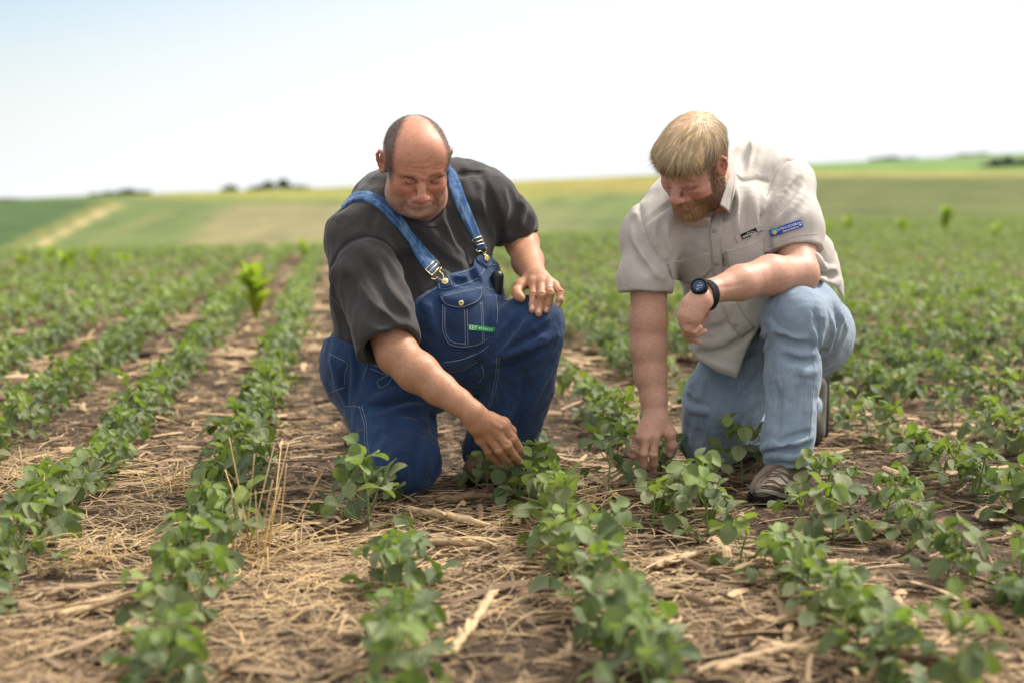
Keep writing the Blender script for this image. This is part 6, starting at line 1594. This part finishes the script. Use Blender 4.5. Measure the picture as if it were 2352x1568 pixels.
def residue():
    rng = np.random.default_rng(5); SMt = straw_material(); mb = MB()
    def spread(n, y0, y1, p=1.0):
        t = rng.random(n)**p; y = y0*(y1/y0)**t; x = (rng.random(n)-.5)*(y*.86+.5); return np.stack([x, y], 1)
    # layered litter
    for n, y0, y1, L0, L1, W0, W1, z, v0, v1 in ((26000, 1.9, 6, .012, .05, .002, .006, .003, .0, .62), (11000, 1.9, 7, .03, .12, .002, .009, .008, .06, .74), (6500, 1.9, 6.5, .05, .18, .0012, .003, .014, .3, .95), (2000, 1.9, 6, .04, .18, .007, .026, .010, .08, .72), (14000, 6, 24, .06, .22, .008, .03, .012, .2, .8)):
        p = spread(n, y0, y1); L = rng.uniform(L0, L1, n)*np.where(p[:, 1] > 10, 1.5, 1); W = rng.uniform(W0, W1, n); zz = rng.uniform(.002, z*2, n)+gz(p[:, 0], p[:, 1])
        patch = .5+.5*np.sin(p[:, 0]*3.1+2*np.sin(p[:, 1]*2.3)); keep = rng.random(n) < .12+.80*patch
        bare = (p[:, 0] > .75)*(p[:, 1] > 2.9)*(p[:, 1] < 4.2); keep &= ~((rng.random(n) < .45*bare)); val = np.clip(rng.uniform(v0, v1, n)+.12*(patch-.5), 0, 1)
        ang = np.where(rng.random(n) < .55, rng.normal(0, .7, n), rng.uniform(0, math.pi, n))+rng.integers(0, 2, n)*math.pi
        mb.add(*flakes(rng, np.concatenate([p, zz[:, None]], 1)[keep], L[keep], W[keep], val[keep], ang[keep]))
    # yellow straw drifts
    for (cu, cv_), sx_, sy_, n in (((110, 1240), .22, .20, 1500), ((640, 1330), .16, .16, 1300), ((500, 1150), .16, .22, 900), ((60, 1080), .18, .2, 700), ((760, 1400), .2, .15, 900), ((1060, 1210), .16, .10, 500), ((1350, 1290), .2, .12, 500), ((300, 1500), .3, .10, 700)):
        n = int(n*.30); g = G(cu, cv_); p = g[:2]+rng.normal(size=(n, 2))*np.array([sx_, sy_]); z = np.abs(rng.normal(0, .010, n))+.006
        mb.add(*flakes(rng, np.concatenate([p, z[:, None]], 1), rng.uniform(.05, .20, n), rng.uniform(.0012, .0032, n), rng.uniform(.5, 1., n), rng.uniform(0, 6.28, n)))
    o = mb.build('straw_litter', SMt, None, True); tag(o, 'brown and pale shredded straw and stalk litter covering the soil', 'straw', kind='stuff')
    # crumbs of soil
    n = 9000; p = spread(n, 1.9, 6.5); r = rng.uniform(.002, .009, n)*rng.uniform(.5, 1.2, n); oct_ = np.array([[1, 0, 0], [-1, 0, 0], [0, 1, 0], [0, -1, 0], [0, 0, .8], [0, 0, -.8]]); f_ = np.array([[0, 2, 4], [2, 1, 4], [1, 3, 4], [3, 0, 4], [2, 0, 5], [1, 2, 5], [3, 1, 5], [0, 3, 5]])
    V = (oct_[None]*(r[:, None, None])*rng.uniform(.7, 1.3, (n, 6, 1))+np.concatenate([p, np.full((n, 1), .002)], 1)[:, None]).reshape(-1, 3); F = (f_[None]+np.arange(n)[:, None, None]*6).reshape(-1, 3)
    cm = material('soil_crumb', (.095, .066, .045), .95, lambda t, s: t.links.new(ramp(t, nz(t, coords(t), 40, 4), [(.3, (.05, .034, .023)), (.7, (.13, .09, .06))]), s.inputs['Base Color']))
    o = mesh_np('soil_crumbs', V, F, cm, None, True); tag(o, 'dark crumbs of soil scattered among the straw', 'soil', kind='stuff')
    # single corn stalks lying about
    stalks = [((130, 1412), (390, 1345), .012, .72, 'long pale corn stalk with a joint lying at the lower left of the field'),
              ((95, 1362), (385, 1325), .009, .55, 'grey split corn stalk lying just above the long pale one at lower left'),
              ((950, 1242), (1130, 1250), .012, .62, 'broken corn stalk lying flat in front of the kneeling knee of the overalls'),
              ((940, 1170), (1110, 1205), .012, .70, 'frayed pale stalk at the knee of the overalls, under the bushy plant'),
              ((1000, 1150), (1150, 1135), .014, .30, 'thick brown weathered stalk beside the knee of the overalls'),
              ((1040, 1500), (1135, 1360), .009, .72, 'slanting cream corn stalk lying in the bottom centre of the field'),
              ((1640, 1540), (1830, 1480), .010, .62, 'brown corn stalk slanting at the bottom, near the right rows'),
              ((1500, 1300), (1610, 1270), .009, .70, 'short pale stalk below the bearded man\'s lowered hand'),
              ((2080, 1105), (2352, 1070), .010, .66, 'long stalk lying at the right edge, level with the hiking shoe'),
              ((1780, 1310), (1960, 1290), .010, .60, 'long split stalk lying in front of the laced hiking shoe'),
              ((1850, 1225), (2080, 1210), .009, .68, 'pale stalk lying to the right of the laced hiking shoe'),
              ((2300, 1520), (2060, 1500), .014, .35, 'dark thick stalk lying at the lower right corner'),
              ((560, 1250), (380, 1290), .007, .60, 'thin stalk lying between the two left rows'),
              ((1365, 1100), (1420, 1140), .006, .75, 'bent pale stem arching left of the bearded man\'s lowered hand')]
    for a, b, r, val, lab in stalks:
        A = G(*a, r+.008); B = G(*b, r+.012); n = 12; q = np.array([A+(B-A)*t for t in np.linspace(0, 1, n)]); q += rng.normal(0, .002, q.shape); q[:, 2] += .006*np.sin(np.linspace(0, 3, n))
        rr = r*np.array([1.0 if i not in (3, 8) else 1.18 for i in range(n)])*rng.uniform(.92, 1.06, n); V, F = tube(spline(q, 2), np.interp(np.linspace(0, n-1, (n-1)*2+1), np.arange(n), rr), 9)
        V[:, 2] = A[2]+(V[:, 2]-A[2])*.75
        m2 = MB(); m2.add(V, F, np.clip(val+rng.normal(0, .08, len(V)), 0, 1)); k = 16; tt = rng.random(k); P0 = A+(B-A)*tt[:, None]+rng.normal(0, r*.5, (k, 3))+np.array([0, 0, r*.5]); ang = math.atan2(B[1]-A[1], B[0]-A[0])
        m2.add(*flakes(rng, P0, rng.uniform(.05, .14, k), rng.uniform(.004, .010, k), np.clip(val+rng.normal(0, .15, k), 0, 1), np.full(k, ang)+rng.normal(0, .12, k)))
        o = m2.build('corn_stalk', SMt, None); tag(o, lab, 'corn stalk', 'corn stalks lying on the soil')
    # standing tufts of dry stubble
    tufts = [((590, 1290), .26, 16, (.02, .05), 'tall tuft of dry yellow straw standing between the left rows'), ((65, 1130), .13, 9, (.03, .0), 'short tuft of dry straw standing near the left edge'),
             ((395, 1130), .10, 8, (.02, 0), 'short dry straw tuft beside the second left row'), ((205, 1310), .13, 7, (0, -.03), 'broken dry stalk stub standing at lower left'), ((1352, 1180), .11, 4, (.02, 0), 'single dry straw standing between the two men')]
    for uv, h, n, ln, lab in tufts:
        m2 = MB(); g = G(*uv)
        for k in range(n):
            b = g+np.array([rng.normal()*.02, rng.normal()*.02, 0]); L = h*rng.uniform(.45, 1.1); d = np.array([rng.normal()*.28+ln[0]*3, rng.normal()*.2, 1.]); d = norm(d); e = b+d*L
            pts = [b, b+d*L*.5, e]
            if rng.random() < .45: pts.append(e+np.array([rng.uniform(-1, 1)*.10, rng.normal()*.03, -.05*rng.random()]))
            q = spline(pts, 4) if rng.random() < .5 else np.array(pts); V, F = tube(q, np.linspace(.0019, .0010, len(q)), 5); m2.add(V, F, rng.uniform(.75, 1.))
        for k in range(n*4):
            b = g+np.array([rng.normal()*.10, rng.normal()*.07, .012]); a = rng.uniform(0, 3.14); L = rng.uniform(.08, .25); e = b+np.array([math.cos(a)*L, math.sin(a)*L*.6, rng.uniform(0, .06)])
            V, F = tube(spline([b, (b+e)/2+[0, 0, .02*rng.random()], e], 3), .0014, 4); m2.add(V, F, rng.uniform(.7, 1.))
        o = m2.build('straw_tuft', SMt, None); tag(o, lab, 'straw tuft', 'standing tufts of dry straw')
# ------------------------------------------------------------------ volunteer corn, far trees
def corn_and_trees():
    rng = np.random.default_rng(9)
    def cmb(t, s):
        c = mix(t, attr(t, 'val'), (.16, .30, .02), (.36, .44, .04)); t.links.new(c, s.inputs['Base Color']); tr = N(t, 'ShaderNodeBsdfTranslucent'); t.links.new(c, tr.inputs['Color'])
        mx = N(t, 'ShaderNodeMixShader'); mx.inputs[0].default_value = .5; t.links.new(s.outputs[0], mx.inputs[1]); t.links.new(tr.outputs[0], mx.inputs[2]); t.links.new(mx.outputs[0], t.nodes['Material Output'].inputs[0])
    CM = material('corn_leaf', (.16, .30, .02), .6, cmb)
    def corn(uv, y, h, n, lab):
        h = h*(.78 if y > 10 else 1)
        x = P(uv[0], 600, y)[0]; z = float(gz(x, y)); r = bpy.data.objects.new('corn_plant', None); COL.objects.link(r); r.location = (x, y, z)
        V, F = tube([(0, 0, t*h*.7) for t in np.linspace(0, 1, 6)], np.linspace(.013, .005, 6), 6); s = MB(); s.add(V, F, .5); s.build('stalk', CM, r)
        m = MB()
        for k in range(n):
            a = rng.uniform(0, 6.28); b0 = h*(.12+.55*k/n); L = h*rng.uniform(.55, .85); W = L*.15; el = 1.10+.30*rng.random(); ts = np.linspace(0, 1, 9); V = []
            for t in ts:
                rr = L*t*math.cos(el)*(1+t*.6); zz = b0+L*(t*math.sin(el)-.38*t**2.6); w = W*math.sin(math.pi*min(1, t*.9+.1))**.7
                c = np.array([math.cos(a)*rr, math.sin(a)*rr, zz]); sd_ = np.array([-math.sin(a), math.cos(a), 0]); V += [c-sd_*w, c-np.array([0, 0, w*.35]), c+sd_*w]
            F = [[3*i+j, 3*i+j+1, 3*i+j+4, 3*i+j+3] for i in range(8) for j in range(2)]; m.add(V, np.array(F), rng.uniform(.1, 1) if k > n*.3 else .9)
        m.build('leaves', CM, r); tag(r, lab, 'corn plant', 'stray corn plants in the soybean field')
    corn((585, 0), 8.6, .36, 22, 'bright yellow-green corn plant standing alone between the rows left of the men')
    for u, y, h, lab in ((700, 14.8, .36, 'small blurred corn plant just left of the man in overalls, near the crest'), (2170, 25, .62, 'largest corn clump on the crest right of the bearded man'), (1945, 24, .48, 'dark corn plant on the crest just right of the bearded man'),
                         (1895, 22.5, .40, 'faint corn plant on the crest beside the bearded man\'s shoulder'), (2285, 20.5, .42, 'small corn plant on the crest near the right edge'), (2068, 23, .42, 'pale corn plant on the crest left of the largest clump'),
                         (47, 13.6, .26, 'dark corn plant at the far left end of the crest'), (150, 12.5, .36, 'yellow-green corn plant low on the left crest'), (168, 13.6, .32, 'corn plant behind the yellow-green one on the left crest'), (216, 14, .32, 'lone corn plant in the middle of the left crest'),
                         (285, 13, .28, 'corn plant low on the field right of the left crest group'), (112, 14, .32, 'corn plant between the two leftmost ones on the crest')):
        corn((u, 0), y, h, 12 if h < .5 else 26, lab)
    LMt = material('tree_leaf', (.03, .05, .025), .8, lambda t, s: t.links.new(mix(t, attr(t, 'val'), (.040, .060, .036), (.10, .13, .085)), s.inputs['Base Color']))
    BM_ = material('bark', (.05, .04, .03), .9)
    def tree(u, v, y, w, h, lab, group):
        x = P(u, 600, y)[0]; z = float(gz(x, y))-.3; r = bpy.data.objects.new('tree', None); COL.objects.link(r); r.location = (x, y, z)
        wm = w/FPX*y; hm = h/FPX*y; m = MB(); V, F = tube([(0, 0, 0), (0, 0, hm*.5)], [hm*.05, hm*.03], 6); m.add(V, F)
        for k in range(4):
            a = rng.uniform(0, 6.28); V, F = tube([(0, 0, hm*.35), (math.cos(a)*wm*.25, math.sin(a)*wm*.2, hm*.7)], [hm*.025, hm*.01], 5); m.add(V, F)
        m.build('trunk', BM_, r); n = 900; cl = rng.normal(0, 1, (9, 3))*np.array([wm*.24, wm*.2, hm*.18])+np.array([0, 0, hm*.52]); c = cl[rng.integers(0, 9, n)]+rng.normal(0, 1, (n, 3))*np.array([wm*.10, wm*.1, hm*.12]); c[:, 2] = np.clip(c[:, 2], .1, None)
        s = wm*.05; q = norm(rng.normal(size=(n, 3))); b = norm(np.cross(q, rng.normal(size=(n, 3)))); d = np.cross(q, b); V = np.stack([c-b*s-d*s, c+b*s-d*s, c+b*s+d*s, c-b*s+d*s], 1).reshape(-1, 3)
        m = MB(); m.add(V, np.arange(n*4).reshape(-1, 4), np.repeat(rng.random(n), 4)); m.build('crown', LMt, r, False); tag(r, lab, 'tree', group)
    gl_, gr_ = 'trees on the left horizon', 'trees on the right horizon'
    for u, v, y, w, h, lab, g in ((528, 440, 330, 40, 15, 'low dark tree standing alone on the left horizon', gl_), (630, 428, 345, 34, 22, 'left one of two tall trees on the horizon behind the corn plant', gl_), (655, 428, 345, 36, 27, 'taller tree of the pair on the horizon left of the overalls', gl_),
                                  (595, 433, 340, 44, 12, 'low tree left of the tall pair on the horizon', gl_), (300, 447, 335, 46, 12, 'rounded low tree above the grass strip on the left horizon', gl_), (335, 447, 340, 34, 8, 'flat tree right beside the rounded one on the left horizon', gl_), (262, 449, 345, 40, 9, 'flat tree left of the rounded one on the left horizon', gl_), (225, 452, 345, 30, 7, 'smallest tree at the left end of the left tree line', gl_),
                                  (20, 462, 345, 50, 6, 'thin line of trees at the far left end of the horizon', gl_), (690, 432, 345, 40, 9, 'low tree right of the tall pair on the left horizon', gl_),
                                  (2050, 367, 350, 70, 9, 'wide pale tree on the right horizon', gr_), (2085, 366, 350, 40, 9, 'pale tree at the right end of the wide one on the horizon', gr_), (2215, 358, 350, 60, 8, 'low pale tree on the ridge near the right edge', gr_), (2255, 357, 350, 50, 8, 'low pale tree just right of the other one on the ridge', gr_),
                                  (2285, 396, 200, 60, 20, 'dark rounded bush on the green slope at the right', gr_), (2320, 396, 200, 44, 14, 'small dark bush between the two larger ones on the right slope', gr_), (2348, 396, 200, 40, 20, 'dark bush at the right edge of the green slope', gr_)):
        tree(u, v, y, w, h, lab, g)
env()
corn_and_trees()
plants()
residue()
build_man1()
build_man2()
